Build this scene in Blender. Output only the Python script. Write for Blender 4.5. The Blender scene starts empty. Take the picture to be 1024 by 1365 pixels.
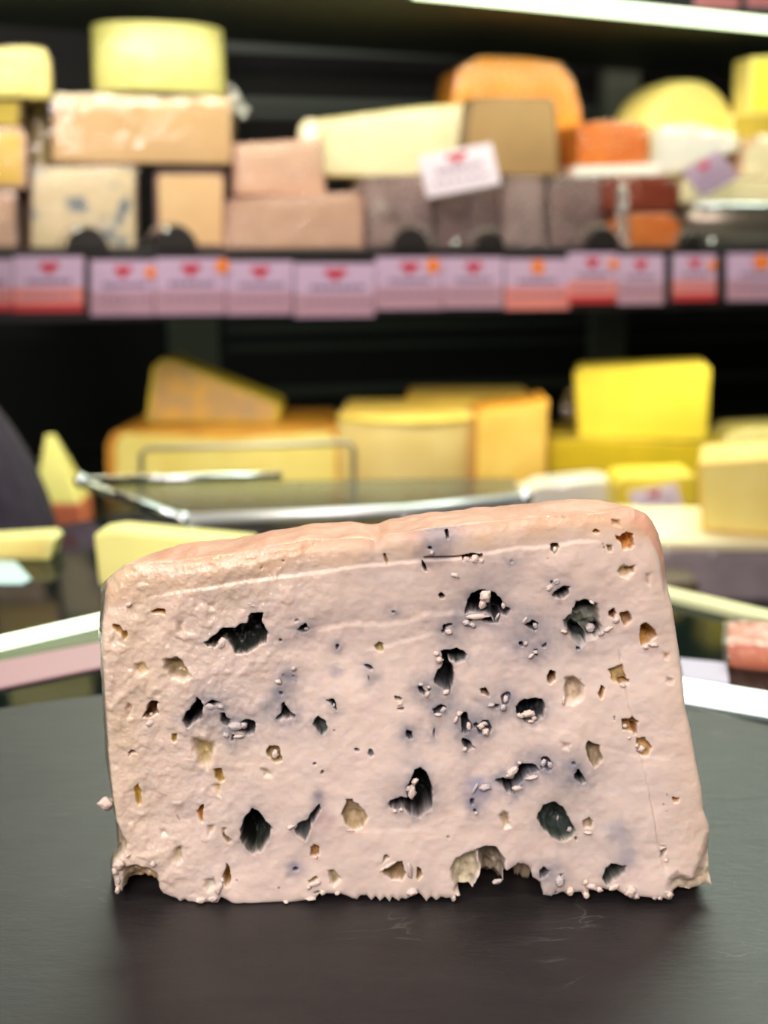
import bpy, bmesh, math, random
import numpy as np
from mathutils import Vector, noise as mnoise

random.seed(7); rng = np.random.default_rng(11)
SC = bpy.context.scene
COL = SC.collection
PI = math.pi

# ------------------------------------------------------------------ camera, world, lights, exposure
F = 1500.0
PITCH = math.atan(382 / F)
CAM_D = 0.27
def ray(x, y):
    a = (x - 512) / F; b = -(y - 682.5) / F
    return (a, math.cos(PITCH) + b * math.sin(PITCH), -math.sin(PITCH) + b * math.cos(PITCH))
_r = ray(512, 1205)
CAM_H = -_r[2] / _r[1] * CAM_D
cam_d = bpy.data.cameras.new('camera'); cam = bpy.data.objects.new('camera', cam_d); COL.objects.link(cam)
cam.location = (0, -CAM_D, CAM_H); cam.rotation_euler = (PI / 2 - PITCH, 0, 0)
cam_d.sensor_fit = 'VERTICAL'; cam_d.sensor_height = 36.0; cam_d.sensor_width = 27.0
cam_d.lens = F / 1365 * 36.0
cam_d.clip_start = 0.01; cam_d.clip_end = 50
cam_d.dof.use_dof = True; cam_d.dof.focus_distance = 0.285; cam_d.dof.aperture_fstop = 9.4
SC.camera = cam
w = bpy.data.worlds.new('world'); SC.world = w; w.use_nodes = True
w.node_tree.nodes['Background'].inputs[0].default_value = (0.9, 0.85, 0.8, 1)
w.node_tree.nodes['Background'].inputs[1].default_value = 0.035
SC.view_settings.view_transform = 'Standard'; SC.view_settings.look = 'None'
SC.view_settings.exposure = 0.0; SC.view_settings.gamma = 1.0
SC.view_settings.use_curve_mapping = False
SC.cycles.use_denoising = True
SC.cycles.sample_clamp_indirect = 4.0
SC.cycles.max_bounces = 8; SC.cycles.transparent_max_bounces = 12

def area(name, loc, target, sx, sy, power, color):
    l = bpy.data.lights.new(name, 'AREA'); l.shape = 'RECTANGLE'; l.size = sx; l.size_y = sy
    l.energy = power; l.color = color
    o = bpy.data.objects.new(name, l); COL.objects.link(o); o.location = loc
    d = Vector(target) - Vector(loc); o.rotation_euler = d.to_track_quat('-Z', 'Y').to_euler()
    return o
# shop ceiling light in front of the counter, and an added glint lamp, warm
area('ceiling_light_front', (-0.25, -1.15, 0.98), (0, 0, 0.06), 0.9, 0.45, 23.5, (1.0, 0.83, 0.79))
area('side_glint_lamp', (-0.8, -0.35, 1.1), (0, 0, 0.05), 0.06, 0.06, 6.0, (1.0, 0.84, 0.76))  # small lamp added to make glints on the moist left side
# case light hanging over the back of the counter
area('case_light', (0.25, 1.20, 1.10), (0, -0.1, 0.0), 1.6, 0.3, 29.0, (0.88, 1.0, 0.84))

# ------------------------------------------------------------------ helpers
def hexc(r, g, b):
    def f(v):
        v = v / 255.0
        return v / 12.92 if v <= 0.04045 else ((v + 0.055) / 1.055) ** 2.4
    return (f(r), f(g), f(b))

def mat(name, rgb, rough=0.5, metal=0.0, spec=0.5, var=None, scale=40.0, bump=0.0, bscale=120.0, sss=0.0,
        emit=None, estr=0.0, coat=0.0, trans=0.0, stops=None, detail=4.0):
    m = bpy.data.materials.new(name); m.use_nodes = True
    nt = m.node_tree; b = nt.nodes['Principled BSDF']
    c = hexc(*rgb)
    b.inputs['Base Color'].default_value = (*c, 1)
    b.inputs['Roughness'].default_value = rough; b.inputs['Metallic'].default_value = metal
    b.inputs['Specular IOR Level'].default_value = spec
    b.inputs['Coat Weight'].default_value = coat
    if coat: b.inputs['Coat Roughness'].default_value = 0.12
    if trans: b.inputs['Transmission Weight'].default_value = trans
    if sss:
        b.inputs['Subsurface Weight'].default_value = sss
        b.inputs['Subsurface Radius'].default_value = (1.0, 0.6, 0.3); b.inputs['Subsurface Scale'].default_value = 0.004
    tc = nt.nodes.new('ShaderNodeTexCoord')
    if var or stops:
        n = nt.nodes.new('ShaderNodeTexNoise'); n.inputs['Scale'].default_value = scale; n.inputs['Detail'].default_value = detail
        nt.links.new(tc.outputs['Object'], n.inputs['Vector'])
        r = nt.nodes.new('ShaderNodeValToRGB'); nt.links.new(n.outputs['Fac'], r.inputs[0])
        if stops:
            els = r.color_ramp.elements
            while len(els) < len(stops): els.new(0.5)
            for e, (p, cc) in zip(els, stops): e.position = p; e.color = (*hexc(*cc), 1)
        else:
            r.color_ramp.elements[0].position = 0.3; r.color_ramp.elements[1].position = 0.7
            r.color_ramp.elements[0].color = (*c, 1); r.color_ramp.elements[1].color = (*hexc(*var), 1)
        nt.links.new(r.outputs[0], b.inputs['Base Color'])
    if bump:
        n2 = nt.nodes.new('ShaderNodeTexNoise'); n2.inputs['Scale'].default_value = bscale; n2.inputs['Detail'].default_value = 3
        nt.links.new(tc.outputs['Object'], n2.inputs['Vector'])
        bp = nt.nodes.new('ShaderNodeBump'); bp.inputs['Strength'].default_value = bump; bp.inputs['Distance'].default_value = 0.002
        nt.links.new(n2.outputs['Fac'], bp.inputs['Height']); nt.links.new(bp.outputs[0], b.inputs['Normal'])
    if emit:
        b.inputs['Emission Color'].default_value = (*emit, 1); b.inputs['Emission Strength'].default_value = estr
    return m

def film(name, tint=(255, 255, 255), gloss=0.14, rough=0.12, bscale=90.0, strength=1.0):
    """thin plastic film: mostly clear, glossy and wrinkled"""
    m = bpy.data.materials.new(name); m.use_nodes = True; nt = m.node_tree
    for n in list(nt.nodes): nt.nodes.remove(n)
    out = nt.nodes.new('ShaderNodeOutputMaterial'); mx = nt.nodes.new('ShaderNodeMixShader')
    t = nt.nodes.new('ShaderNodeBsdfTransparent'); t.inputs[0].default_value = (*hexc(*tint), 1)
    g = nt.nodes.new('ShaderNodeBsdfGlossy'); g.inputs['Roughness'].default_value = rough
    lw = nt.nodes.new('ShaderNodeLayerWeight'); lw.inputs[0].default_value = 0.35
    mr = nt.nodes.new('ShaderNodeMapRange'); mr.inputs['To Min'].default_value = gloss; mr.inputs['To Max'].default_value = min(1, gloss * 4)
    tc = nt.nodes.new('ShaderNodeTexCoord'); n = nt.nodes.new('ShaderNodeTexNoise'); n.inputs['Scale'].default_value = bscale
    n.inputs['Distortion'].default_value = 1.5
    b = nt.nodes.new('ShaderNodeBump'); b.inputs['Strength'].default_value = strength; b.inputs['Distance'].default_value = 0.006
    L = nt.links.new
    L(tc.outputs['Object'], n.inputs['Vector']); L(n.outputs['Fac'], b.inputs['Height']); L(b.outputs[0], g.inputs['Normal'])
    L(lw.outputs['Facing'], mr.inputs['Value']); L(mr.outputs[0], mx.inputs[0]); L(t.outputs[0], mx.inputs[1]); L(g.outputs[0], mx.inputs[2])
    L(mx.outputs[0], out.inputs[0])
    return m

def link(name, me, m=None, parent=None, smooth=False):
    o = bpy.data.objects.new(name, me); COL.objects.link(o)
    if m is not None and not me.materials: me.materials.append(m)
    if smooth:
        me.polygons.foreach_set('use_smooth', [True] * len(me.polygons))
    if parent is not None: o.parent = parent
    return o
def from_bm(name, bm, m=None, parent=None, smooth=False):
    bmesh.ops.recalc_face_normals(bm, faces=bm.faces[:])
    me = bpy.data.meshes.new(name); bm.to_mesh(me); bm.free()
    return link(name, me, m, parent, smooth)
def tag(o, label, cat, group=None, kind=None):
    if label: o['label'] = label
    if cat: o['category'] = cat
    if group: o['group'] = group
    if kind: o['kind'] = kind
    return o
def thing(name, label, cat, loc=(0, 0, 0), group=None, rotz=0.0):
    o = bpy.data.objects.new(name, None); COL.objects.link(o); o.location = loc; o.rotation_euler = (0, 0, rotz)
    o.empty_display_size = 0.02
    return tag(o, label, cat, group)
def box_bm(x0, x1, y0, y1, z0, z1, bev=0.0, seg=2):
    bm = bmesh.new()
    vs = [bm.verts.new((x, y, z)) for x in (x0, x1) for y in (y0, y1) for z in (z0, z1)]
    for q in ((0, 1, 3, 2), (4, 6, 7, 5), (0, 4, 5, 1), (2, 3, 7, 6), (0, 2, 6, 4), (1, 5, 7, 3)):
        bm.faces.new([vs[i] for i in q])
    bmesh.ops.recalc_face_normals(bm, faces=bm.faces[:])
    if bev: bmesh.ops.bevel(bm, geom=bm.edges[:], offset=bev, segments=seg, profile=0.6, affect='EDGES')
    return bm
def prism_bm(front, back, bev=0.0, seg=3):
    """solid between two matching rings of 3-D points"""
    bm = bmesh.new()
    a = [bm.verts.new(p) for p in front]; b = [bm.verts.new(p) for p in back]
    n = len(a)
    bm.faces.new(a); bm.faces.new(b[::-1])
    for i in range(n): bm.faces.new((a[i], b[i], b[(i + 1) % n], a[(i + 1) % n]))
    bmesh.ops.recalc_face_normals(bm, faces=bm.faces[:])
    if bev: bmesh.ops.bevel(bm, geom=bm.edges[:], offset=bev, segments=seg, profile=0.6, affect='EDGES', clamp_overlap=True)
    return bm
def tube_bm(pts, r, n=10, bm=None, closed=False):
    bm = bm or bmesh.new(); pts = [Vector(p) for p in pts]; rings = []
    for i, p in enumerate(pts):
        t = (pts[min(i + 1, len(pts) - 1)] - pts[max(i - 1, 0)]).normalized()
        u = t.orthogonal().normalized() if i == 0 else (rings_u - t * rings_u.dot(t)).normalized()
        rings_u = u; v = t.cross(u)
        rr = r[i] if isinstance(r, (list, tuple)) else r
        rings.append([bm.verts.new(p + (u * math.cos(2 * PI * k / n) + v * math.sin(2 * PI * k / n)) * rr) for k in range(n)])
    for a, b in zip(rings, rings[1:]):
        for k in range(n): bm.faces.new((a[k], a[(k + 1) % n], b[(k + 1) % n], b[k]))
    bm.faces.new(rings[0][::-1]); bm.faces.new(rings[-1])
    return bm

# ---- unprojection helpers: used once, to place things at their real distance
def onz(px, py, z):
    r = ray(px, py); t = (z - CAM_H) / r[2]
    return Vector((r[0] * t, -CAM_D + r[1] * t, z))
def onp(px, py, Y0, k=0.0):
    """point on the upright plane Y = Y0 + k X"""
    r = ray(px, py); t = (Y0 + CAM_D) / (r[1] - k * r[0])
    return Vector((r[0] * t, -CAM_D + r[1] * t, CAM_H + r[2] * t))
def nrm(k): return Vector((-k, 1, 0)).normalized()

# ------------------------------------------------------------------ materials
M = {}
M['rail'] = mat('dark_rail', (26, 24, 25), 0.45, bump=0.1)
M['wallb'] = mat('black_panel', (9, 9, 9), 0.8)
M['post'] = mat('grey_post', (96, 100, 88), 0.55, 0.3, bump=0.1)
M['bar'] = mat('grey_bar', (70, 76, 72), 0.5, 0.4)
M['shelf'] = mat('shelf_metal', (92, 96, 98), 0.35, 0.5, bump=0.05)
M['deck'] = mat('deck_steel', (34, 38, 36), 0.4, 0.4)
M['chrome'] = mat('bright_chrome', (215, 225, 230), 0.15, 1.0)
M['tin'] = mat('dull_tin', (150, 142, 130), 0.3, 0.8, bump=0.2)
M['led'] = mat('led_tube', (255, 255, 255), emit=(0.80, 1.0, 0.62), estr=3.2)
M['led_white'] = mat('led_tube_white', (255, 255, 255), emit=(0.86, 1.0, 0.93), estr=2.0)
M['black'] = mat('black_plastic', (30, 26, 25), 0.5)
M['film'] = film('cling_film', gloss=.07, strength=.6); M['film2'] = film('wrinkled_film', gloss=0.12, rough=.14, bscale=40.0, strength=.6)

# ------------------------------------------------------------------ the setting
K = 0.25                    # the case runs a little askew to the counter
UZ = onp(512, 331, 1.0, K).z + 0.0
YU = 1.0
ANG = math.atan(K)
def shelf_pt(u, v, z):      # u along the shelf, v behind its front edge
    return Vector((u * math.cos(ANG) - v * math.sin(ANG), YU + u * math.sin(ANG) + v * math.cos(ANG), z))
def shelf_box(name, u0, u1, v0, v1, z0, z1, m, parent=None, bev=0.0):
    bm = box_bm(u0, u1, v0, v1, z0, z1, bev)
    for vt in bm.verts: vt.co = shelf_pt(*vt.co)
    return from_bm(name, bm, m, parent)
DZ = -0.148                 # lower display deck
tag(shelf_box('wall_back', -1.6, 1.8, 0.78, 0.80, -0.6, 1.6, M['wallb']), 'black back wall of the cheese case', None, kind='structure')
tag(shelf_box('floor', -2.0, 2.2, -3.2, 0.80, -0.99, -0.97, mat('floor_tile', (60, 58, 55), 0.5)), 'dark shop floor', None, kind='structure')

# display case: shelves, deck and frame, each a thing
def shelf_thing(name, label, cat='shelf'):
    t = thing(name, label, cat, (0, 1.25, -0.97)); return t
def cpart(par, name, *aa, **k):
    o = shelf_box(name, *aa, **k); o.parent = par; o.location = -Vector(par.location); return o
sh = shelf_thing('display_shelf', 'grey metal upper shelf with a dark front rail carrying the cheese piles')
cpart(sh, 'shelf_plate', -1.2, 1.3, 0.0, 0.50, UZ - 0.010, UZ, M['shelf'])
cpart(sh, 'edge_rail', -1.2, 1.3, -0.004, 0.0, UZ - 0.072, UZ - 0.002, M['rail'])
TZ = 0.405
tl_, tr_ = onz(612, 0, TZ), onz(1024, 40, TZ); td = (tr_ - tl_).normalized(); tn = Vector((-td.y, td.x, 0))
def top_box(name, s0, s1, v0, v1, z0, z1, m, bev=0.0):
    bm = box_bm(s0, s1, v0, v1, z0, z1, bev)
    for vt in bm.verts: c = vt.co.copy(); vt.co = Vector((tl_.x, tl_.y, 0)) + td * c.x + tn * c.y + Vector((0, 0, c.z))
    o = from_bm(name, bm, m); o.parent = sh2; o.location = -Vector(sh2.location); return o
sh2 = shelf_thing('display_shelf', 'topmost shelf with a bright white-green light tube along its front edge')
top_box('shelf_plate', -0.7, 1.0, 0.016, 0.42, TZ + 0.008, TZ + 0.02, M['post'])
top_box('shelf_lip', -0.7, 1.0, 0.008, 0.016, TZ + 0.012, TZ + 0.06, M['rail'])
top_box('light_tube', -0.05, 1.0, 0.0, 0.012, TZ, TZ + 0.0135, M['led'], .003)
dk_ = shelf_thing('display_deck', 'dark steel lower display deck holding the yellow cheeses', 'display deck')
def dpoly(name, z0, z1, m, s=0.0):
    pts = [(-.27 + s, .58 + s), (-.42 + s, .86 + s), (-1.1, .80 + s), (-1.1, 1.25), (1.0, 1.75), (1.1, .60 + s), (.5, .50 + s)]
    o = from_bm(name, prism_bm([(x, y, z1) for x, y in pts], [(x, y, z0) for x, y in pts]), m); o.parent = dk_; o.location = -Vector(dk_.location)
dpoly('deck_plate', DZ - .02, DZ, M['deck']); dpoly('cabinet', -.97, DZ - .02, M['black'], .02)
case = shelf_thing('back_rack', 'grey upright posts and thin horizontal bars at the back of the case', 'rack')
def post_u(px, v):
    p = onp(px, 400, YU + v / math.cos(ANG), K); return (p.x * math.cos(ANG) + (p.y - YU) * math.sin(ANG))
for a, b in ((222, 290), (795, 838)):
    cpart(case, 'upright_post', post_u(a, 0.6), post_u(b, 0.6), 0.60, 0.63, -0.4, 1.0, M['post'])
for py0, py1 in ((62, 78), (136, 146), (152, 160), (428, 440), (455, 462), (512, 522), (20, 30), (575, 583)):
    z0 = onp(512, py1, YU + 0.66 / math.cos(ANG), K).z; z1 = onp(512, py0, YU + 0.66 / math.cos(ANG), K).z
    cpart(case, 'rack_bar', post_u(300, 0.66), 1.3, 0.645, 0.66, z0, z1, M['bar'])
# lamps fixed under the shelves
def under_lamp(name, u, v, z, su, sv, power, col, ang=0.0):
    l = bpy.data.lights.new(name, 'AREA'); l.shape = 'RECTANGLE'; l.size = su; l.size_y = sv; l.energy = power; l.color = col
    o = bpy.data.objects.new(name, l); COL.objects.link(o); o.location = shelf_pt(u, v, z); o.rotation_euler = (ang, 0, ANG)
for u in (-0.25, 0.35):
    under_lamp('shelf_lamp_upper', u, -0.06, TZ - 0.004, 0.6, 0.02, 1.0, (1.0, 0.97, 0.70), -0.15 + 0.5)
    under_lamp('shelf_lamp_lower', u, -0.02, UZ - 0.078, 0.6, 0.02, 1.1, (1.0, 0.97, 0.62), -0.1)
area('case_fill_lamp', (-0.2, -0.5, 1.5), (0.1, 0.8, -0.05), 1.2, 0.3, 12.0, (1.0, 0.90, 0.76))  # unseen lamp added to brighten the fronts in the case

# counter top: dark glass, a corner of it points away from the camera
Z0 = -0.008
def poly_prism(name, pts, z0, z1, m, bev=0.0, parent=None):
    bm = prism_bm([(x, y, z1) for x, y in pts], [(x, y, z0) for x, y in pts], bev)
    return from_bm(name, bm, m, parent)
gl = mat('dark_counter_glass', (12, 22, 20), 0.06, spec=0.12)
A1, A2 = onz(0, 715, Z0), onz(130, 690, Z0); B1, B2 = onz(890, 788, Z0), onz(1024, 818, Z0)
ld = (A2 - A1).normalized(); rd = (B2 - B1).normalized()
L_far = A2 + ld * 0.03; L_near = A1 - ld * 0.9
R_far = B1 - rd * 0.16; R_near = B2 + rd * 0.9
ctr = thing('counter', 'dark glass topped shop counter under the round slate board', 'counter', (0, 0, -0.97))
def under(o, par):
    o.parent = par; o.location = -Vector(par.location); return o
under(poly_prism('glass_top', [(L_near.x, L_near.y), (L_far.x, L_far.y), (R_far.x, R_far.y), (R_near.x, R_near.y), (0.8, -1.0), (-0.8, -1.0)], Z0 - 0.012, Z0, gl, 0.002), ctr)
def sc(p, s): return (p.x * s, (p.y + 0.2) * s - 0.2)
under(poly_prism('cabinet_body', [sc(L_near, .93), sc(L_far, .93), sc(R_far, .93), sc(R_near, .93), (0.7, -0.9), (-0.7, -0.9)], -0.97, Z0 - 0.012, M['black']), ctr)
def strip(name, p, q, width, z0, z1, m, parent):
    d = (q - p).normalized(); s = Vector((-d.y, d.x, 0)) * width / 2
    return under(poly_prism(name, [((p + s).x, (p + s).y), ((q + s).x, (q + s).y), ((q - s).x, (q - s).y), ((p - s).x, (p - s).y)], z0, z1, m, 0.0008), parent)
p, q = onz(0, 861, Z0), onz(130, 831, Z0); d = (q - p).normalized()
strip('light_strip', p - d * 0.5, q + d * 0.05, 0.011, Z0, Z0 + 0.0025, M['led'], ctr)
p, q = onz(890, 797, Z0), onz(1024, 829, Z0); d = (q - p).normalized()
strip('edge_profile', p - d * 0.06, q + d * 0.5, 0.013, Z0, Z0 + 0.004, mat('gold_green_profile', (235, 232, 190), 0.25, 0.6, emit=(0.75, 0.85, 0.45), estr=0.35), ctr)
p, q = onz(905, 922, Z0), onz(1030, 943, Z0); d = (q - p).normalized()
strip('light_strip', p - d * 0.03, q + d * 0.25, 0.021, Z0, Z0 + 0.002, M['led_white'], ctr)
p, q = onz(0, 902, Z0), onz(130, 876, Z0); d = (q - p).normalized()
strip('pink_trim', p - d * 0.3, q + d * 0.04, 0.030, Z0, Z0 + 0.0015, mat('pink_trim', (168, 134, 142), 0.4), ctr)
p, q = onz(0, 878, Z0), onz(130, 852, Z0); d = (q - p).normalized()
strip('green_trim', p - d * 0.3, q + d * 0.04, 0.010, Z0, Z0 + 0.0012, mat('olive_trim', (95, 112, 84), 0.3), ctr)

# ------------------------------------------------------------------ slate board: big, round, chipped edge
def make_slate():
    cx, cy, R = -0.015, -0.145, 0.302
    n = 520; pts = []
    for i in range(n):
        a = 2 * PI * i / n
        r = R + 0.0016 * mnoise.noise((math.cos(a) * 14, math.sin(a) * 14, 3)) + 0.0009 * mnoise.noise((math.cos(a) * 55, math.sin(a) * 55, 7))
        pts.append((cx + r * math.cos(a), cy + r * math.sin(a)))
    bm = bmesh.new()
    top = [bm.verts.new((x, y, 0)) for x, y in pts]
    mid = [bm.verts.new((cx + (x - cx) * (1.004 + .002 * random.random()), cy + (y - cy) * (1.004 + .002 * random.random()), -0.0025 - .001 * random.random())) for x, y in pts]
    bot = [bm.verts.new((cx + (x - cx) * 1.0, cy + (y - cy) * 1.0, Z0 + 0.0001)) for x, y in pts]
    bm.faces.new(top); bm.faces.new(bot[::-1])
    for a, b in ((top, mid), (mid, bot)):
        for i in range(n): bm.faces.new((a[i], b[i], b[(i + 1) % n], a[(i + 1) % n]))
    m = bpy.data.materials.new('slate'); m.use_nodes = True; nt = m.node_tree; b = nt.nodes['Principled BSDF']; L = nt.links.new
    tc = nt.nodes.new('ShaderNodeTexCoord')
    mp = nt.nodes.new('ShaderNodeMapping'); mp.inputs['Scale'].default_value = (1, 3.2, 1); mp.inputs['Rotation'].default_value = (0, 0, 0.35); L(tc.outputs['Object'], mp.inputs[0])
    n1 = nt.nodes.new('ShaderNodeTexNoise'); n1.inputs['Scale'].default_value = 28; n1.inputs['Detail'].default_value = 8; n1.inputs['Roughness'].default_value = .65; n1.inputs['Distortion'].default_value = .6; L(mp.outputs[0], n1.inputs[0])
    r1 = nt.nodes.new('ShaderNodeValToRGB'); L(n1.outputs['Fac'], r1.inputs[0])
    r1.color_ramp.elements[0].position = .3; r1.color_ramp.elements[0].color = (*hexc(22, 20, 23), 1)
    r1.color_ramp.elements[1].position = .75; r1.color_ramp.elements[1].color = (*hexc(38, 37, 38), 1)
    # pale hairline scratches
    n2 = nt.nodes.new('ShaderNodeTexNoise'); n2.inputs['Scale'].default_value = 18; n2.inputs['Detail'].default_value = 5; n2.inputs['Distortion'].default_value = 2.5; L(mp.outputs[0], n2.inputs[0])
    r2 = nt.nodes.new('ShaderNodeValToRGB'); L(n2.outputs['Fac'], r2.inputs[0])
    e = r2.color_ramp.elements; e[0].position = .480; e[0].color = (0, 0, 0, 1); e[1].position = .5; e[1].color = (1, 1, 1, 1); x = e.new(.506); x.color = (0, 0, 0, 1)
    n3 = nt.nodes.new('ShaderNodeTexNoise'); n3.inputs['Scale'].default_value = 30; L(tc.outputs['Object'], n3.inputs[0])
    r3 = nt.nodes.new('ShaderNodeValToRGB'); L(n3.outputs['Fac'], r3.inputs[0]); r3.color_ramp.elements[0].position = .55; r3.color_ramp.elements[1].position = .7
    mu = nt.nodes.new('ShaderNodeMath'); mu.operation = 'MULTIPLY'; L(r2.outputs[0], mu.inputs[0]); L(r3.outputs[0], mu.inputs[1])
    mu2 = nt.nodes.new('ShaderNodeMath'); mu2.operation = 'MULTIPLY'; L(mu.outputs[0], mu2.inputs[0]); mu2.inputs[1].default_value = .10
    mx = nt.nodes.new('ShaderNodeMix'); mx.data_type = 'RGBA'; L(mu2.outputs[0], mx.inputs[0]); L(r1.outputs[0], mx.inputs[6]); mx.inputs[7].default_value = (*hexc(190, 195, 185), 1)
    L(mx.outputs[2], b.inputs['Base Color'])
    b.inputs['Roughness'].default_value = 0.46; b.inputs['Specular IOR Level'].default_value = 0.6
    bp = nt.nodes.new('ShaderNodeBump'); bp.inputs['Strength'].default_value = .35; bp.inputs['Distance'].default_value = .0012
    n4 = nt.nodes.new('ShaderNodeTexNoise'); n4.inputs['Scale'].default_value = 60; n4.inputs['Detail'].default_value = 9; n4.inputs['Roughness'].default_value = .7; L(mp.outputs[0], n4.inputs[0])
    L(n4.outputs['Fac'], bp.inputs['Height']); L(bp.outputs[0], b.inputs['Normal'])
    o = from_bm('slate_board', bm, m)
    tag(o, 'large round dark slate serving board carrying the blue cheese', 'serving board')
make_slate()

# ------------------------------------------------------------------ the blue cheese piece
def vnoise(X, Y, cell, seed):
    g = np.random.default_rng(seed); nx = int(1400 / cell) + 4; ny = int(1400 / cell) + 4
    G = g.uniform(-1, 1, (ny, nx)); fx = X / cell; fy = Y / cell
    ix = np.clip(np.floor(fx).astype(int), 0, nx - 2); iy = np.clip(np.floor(fy).astype(int), 0, ny - 2)
    tx = fx - ix; ty = fy - iy; tx = tx * tx * (3 - 2 * tx); ty = ty * ty * (3 - 2 * ty)
    return (G[iy, ix] * (1 - tx) + G[iy, ix + 1] * tx) * (1 - ty) + (G[iy + 1, ix] * (1 - tx) + G[iy + 1, ix + 1] * tx) * ty
def fbm(X, Y, cell, seed, octv=3, gain=.5):
    s = 0; a = 1
    for i in range(octv): s = s + a * vnoise(X + 17.3 * i, Y + 9.1 * i, cell / 2 ** i, seed + i); a *= gain
    return s
def sdf_poly(X, Y, P):
    P = np.asarray(P, float); d = np.full(X.shape, 1e9); inside = np.zeros(X.shape, bool)
    n = len(P)
    for i in range(n):
        ax, ay = P[i]; bx, by = P[(i + 1) % n]; ex, ey = bx - ax, by - ay
        wx, wy = X - ax, Y - ay; t = np.clip((wx * ex + wy * ey) / (ex * ex + ey * ey + 1e-9), 0, 1)
        d = np.minimum(d, (wx - ex * t) ** 2 + (wy - ey * t) ** 2)
        if ay != by:
            c = ((ay > Y) != (by > Y)) & (X < (bx - ax) * (Y - ay) / (by - ay) + ax)
            inside ^= c
    d = np.sqrt(d); return np.where(inside, -d, d)
def sst(a, b, x):
    t = np.clip((x - a) / (b - a), 0, 1); return t * t * (3 - 2 * t)
S = 4.876
CR = dict(A=(120, 720, S), B=(330, 670, S), C=(540, 660, S), D=(740, 650, S), E=(120, 880, S), F=(330, 840, S), G=(540, 820, S),
          H=(740, 810, S), I=(120, 1040, S), J=(330, 1000, S), K=(540, 980, S), L=(740, 970, 4.6545), M=(110, 660, 2.381), N=(110, 920, 2.381), P=(0, 0, 1))
def Q(c, pts):
    ox, oy, s = CR[c]; return [(ox + x / s, oy + y / s) for x, y in pts]
def ell(c, x, y, rx, ry=None, rot=0, n=14):
    ry = ry or rx; rr = random.Random(int(x * 7 + y * 13)); out = []
    for i in range(n):
        a = 2 * PI * i / n; k = 1 + rr.uniform(-.18, .18); u, v = rx * math.cos(a) * k, ry * math.sin(a) * k
        out.append((x + u * math.cos(rot) - v * math.sin(rot), y + u * math.sin(rot) + v * math.cos(rot)))
    return Q(c, out)
DK = (24, 27, 28); DG = (58, 66, 64); GG = (92, 100, 96); OC = (208, 158, 84); OY = (196, 158, 88); CT = (196, 178, 148); CO = (172, 156, 118); BR = (116, 78, 42); BK = (60, 44, 26); NV = (62, 66, 84)
# (polygon, depth mm, wall width px, colour, halo px, halo strength)
HO = []
def hole(poly, dep, wall, col, halo=0, hs=0.0, hc=(140, 142, 152)): HO.append((poly, dep, wall, col, halo, hs, hc))
def dk(c, pts, dep=8, wall=2.2, col=DK, halo=9, hs=.55): hole(Q(c, pts), dep, wall, col, halo, hs)
def op(c, pts, dep=4, wall=2.0, col=OC): hole(Q(c, pts), dep, wall, col)
def so(c, pts, dep=2, wall=6, col=CO): hole(Q(c, pts), dep, wall, col)
# shallow dents first
so('M', [(262, 520), (300, 515), (330, 550), (350, 575), (320, 592), (285, 580), (265, 555)], 4, 5, (158, 142, 104))
so('M', [(165, 535), (195, 530), (212, 555), (190, 570), (170, 560)], 1.5, 4, (196, 172, 128))
so('E', [(650, 500), (740, 510), (820, 545), (800, 640), (770, 720), (710, 690), (665, 590)], 2.4, 9, (180, 164, 118))
so('E', [(700, 560), (770, 560), (790, 620), (740, 650)], 3.4, 5, (168, 150, 98))
so('I', [(545, 440), (600, 430), (610, 520), (570, 560), (540, 520)], 2.2, 7, (196, 184, 148))
so('I', [(745, 640), (810, 630), (820, 690), (760, 735), (740, 700)], 1.8, 6, (198, 194, 174))
so('I', [(430, 320), (500, 315), (520, 370), (450, 380)], 1.2, 8, (206, 198, 178))
so('A', [(120, 180), (300, 170), (360, 200), (300, 240), (280, 260), (200, 240)], 0.8, 14, (206, 172, 132))
so('A', [(600, 120), (830, 60), (960, 30), (1024, 60), (860, 130), (620, 150)], 1.2, 8, (205, 170, 128))
so('A', [(740, 390), (820, 410), (820, 460), (770, 450)], 0.9, 6, (205, 192, 168))
so('A', [(560, 500), (620, 520), (610, 630), (560, 600)], 0.7, 8, (206, 188, 166))
so('J', [(515, 790), (560, 790), (605, 850), (560, 895), (530, 850)], 2.4, 4, (176, 164, 118))
so('J', [(80, 120), (130, 130), (160, 170), (110, 180)], 1.2, 5, (180, 166, 140))
so('K', [(610, 520), (640, 500), (680, 505), (695, 590), (640, 600)], 2.4, 5, (188, 172, 142))
so('L', [(40, 90), (90, 95), (90, 140), (40, 130)], .6, 6, (212, 194, 180))
so('H', [(65, 470), (130, 460), (190, 510), (190, 580), (130, 640), (65, 635)], 4.0, 6, (190, 174, 150))
so('H', [(700, 290), (750, 300), (740, 340), (715, 335)], 1.4, 4, OY)
so('H', [(720, 450), (770, 460), (760, 500), (725, 490)], .8, 4, (200, 180, 168))
so('D', [(370, 210), (430, 215), (435, 260), (380, 250)], 1.8, 4, (184, 156, 122))
so('D', [(45, 190), (85, 190), (80, 215), (50, 210)], 1.2, 3, (190, 160, 130))
so('D', [(590, 560), (620, 560), (620, 640), (595, 630)], .8, 5, (206, 170, 150))
so('D', [(0, 120), (150, 110), (330, 130), (450, 180), (300, 190), (100, 180)], .8, 10, (210, 176, 146))
op('D', [(405, 545), (450, 510), (490, 520), (515, 510), (515, 550), (480, 585), (430, 575)], 2.8, 4, (206, 186, 138))
op('D', [(498, 512), (516, 512), (514, 552), (498, 556)], 4.5, 1.5, (190, 140, 70))
op('D', [(335, 370), (375, 375), (375, 420), (345, 420)], 2.4, 2.5, CT)
op('D', [(305, 330), (312, 345), (330, 400), (324, 440), (316, 400)], 2, 1.2, (190, 150, 105))
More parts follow.
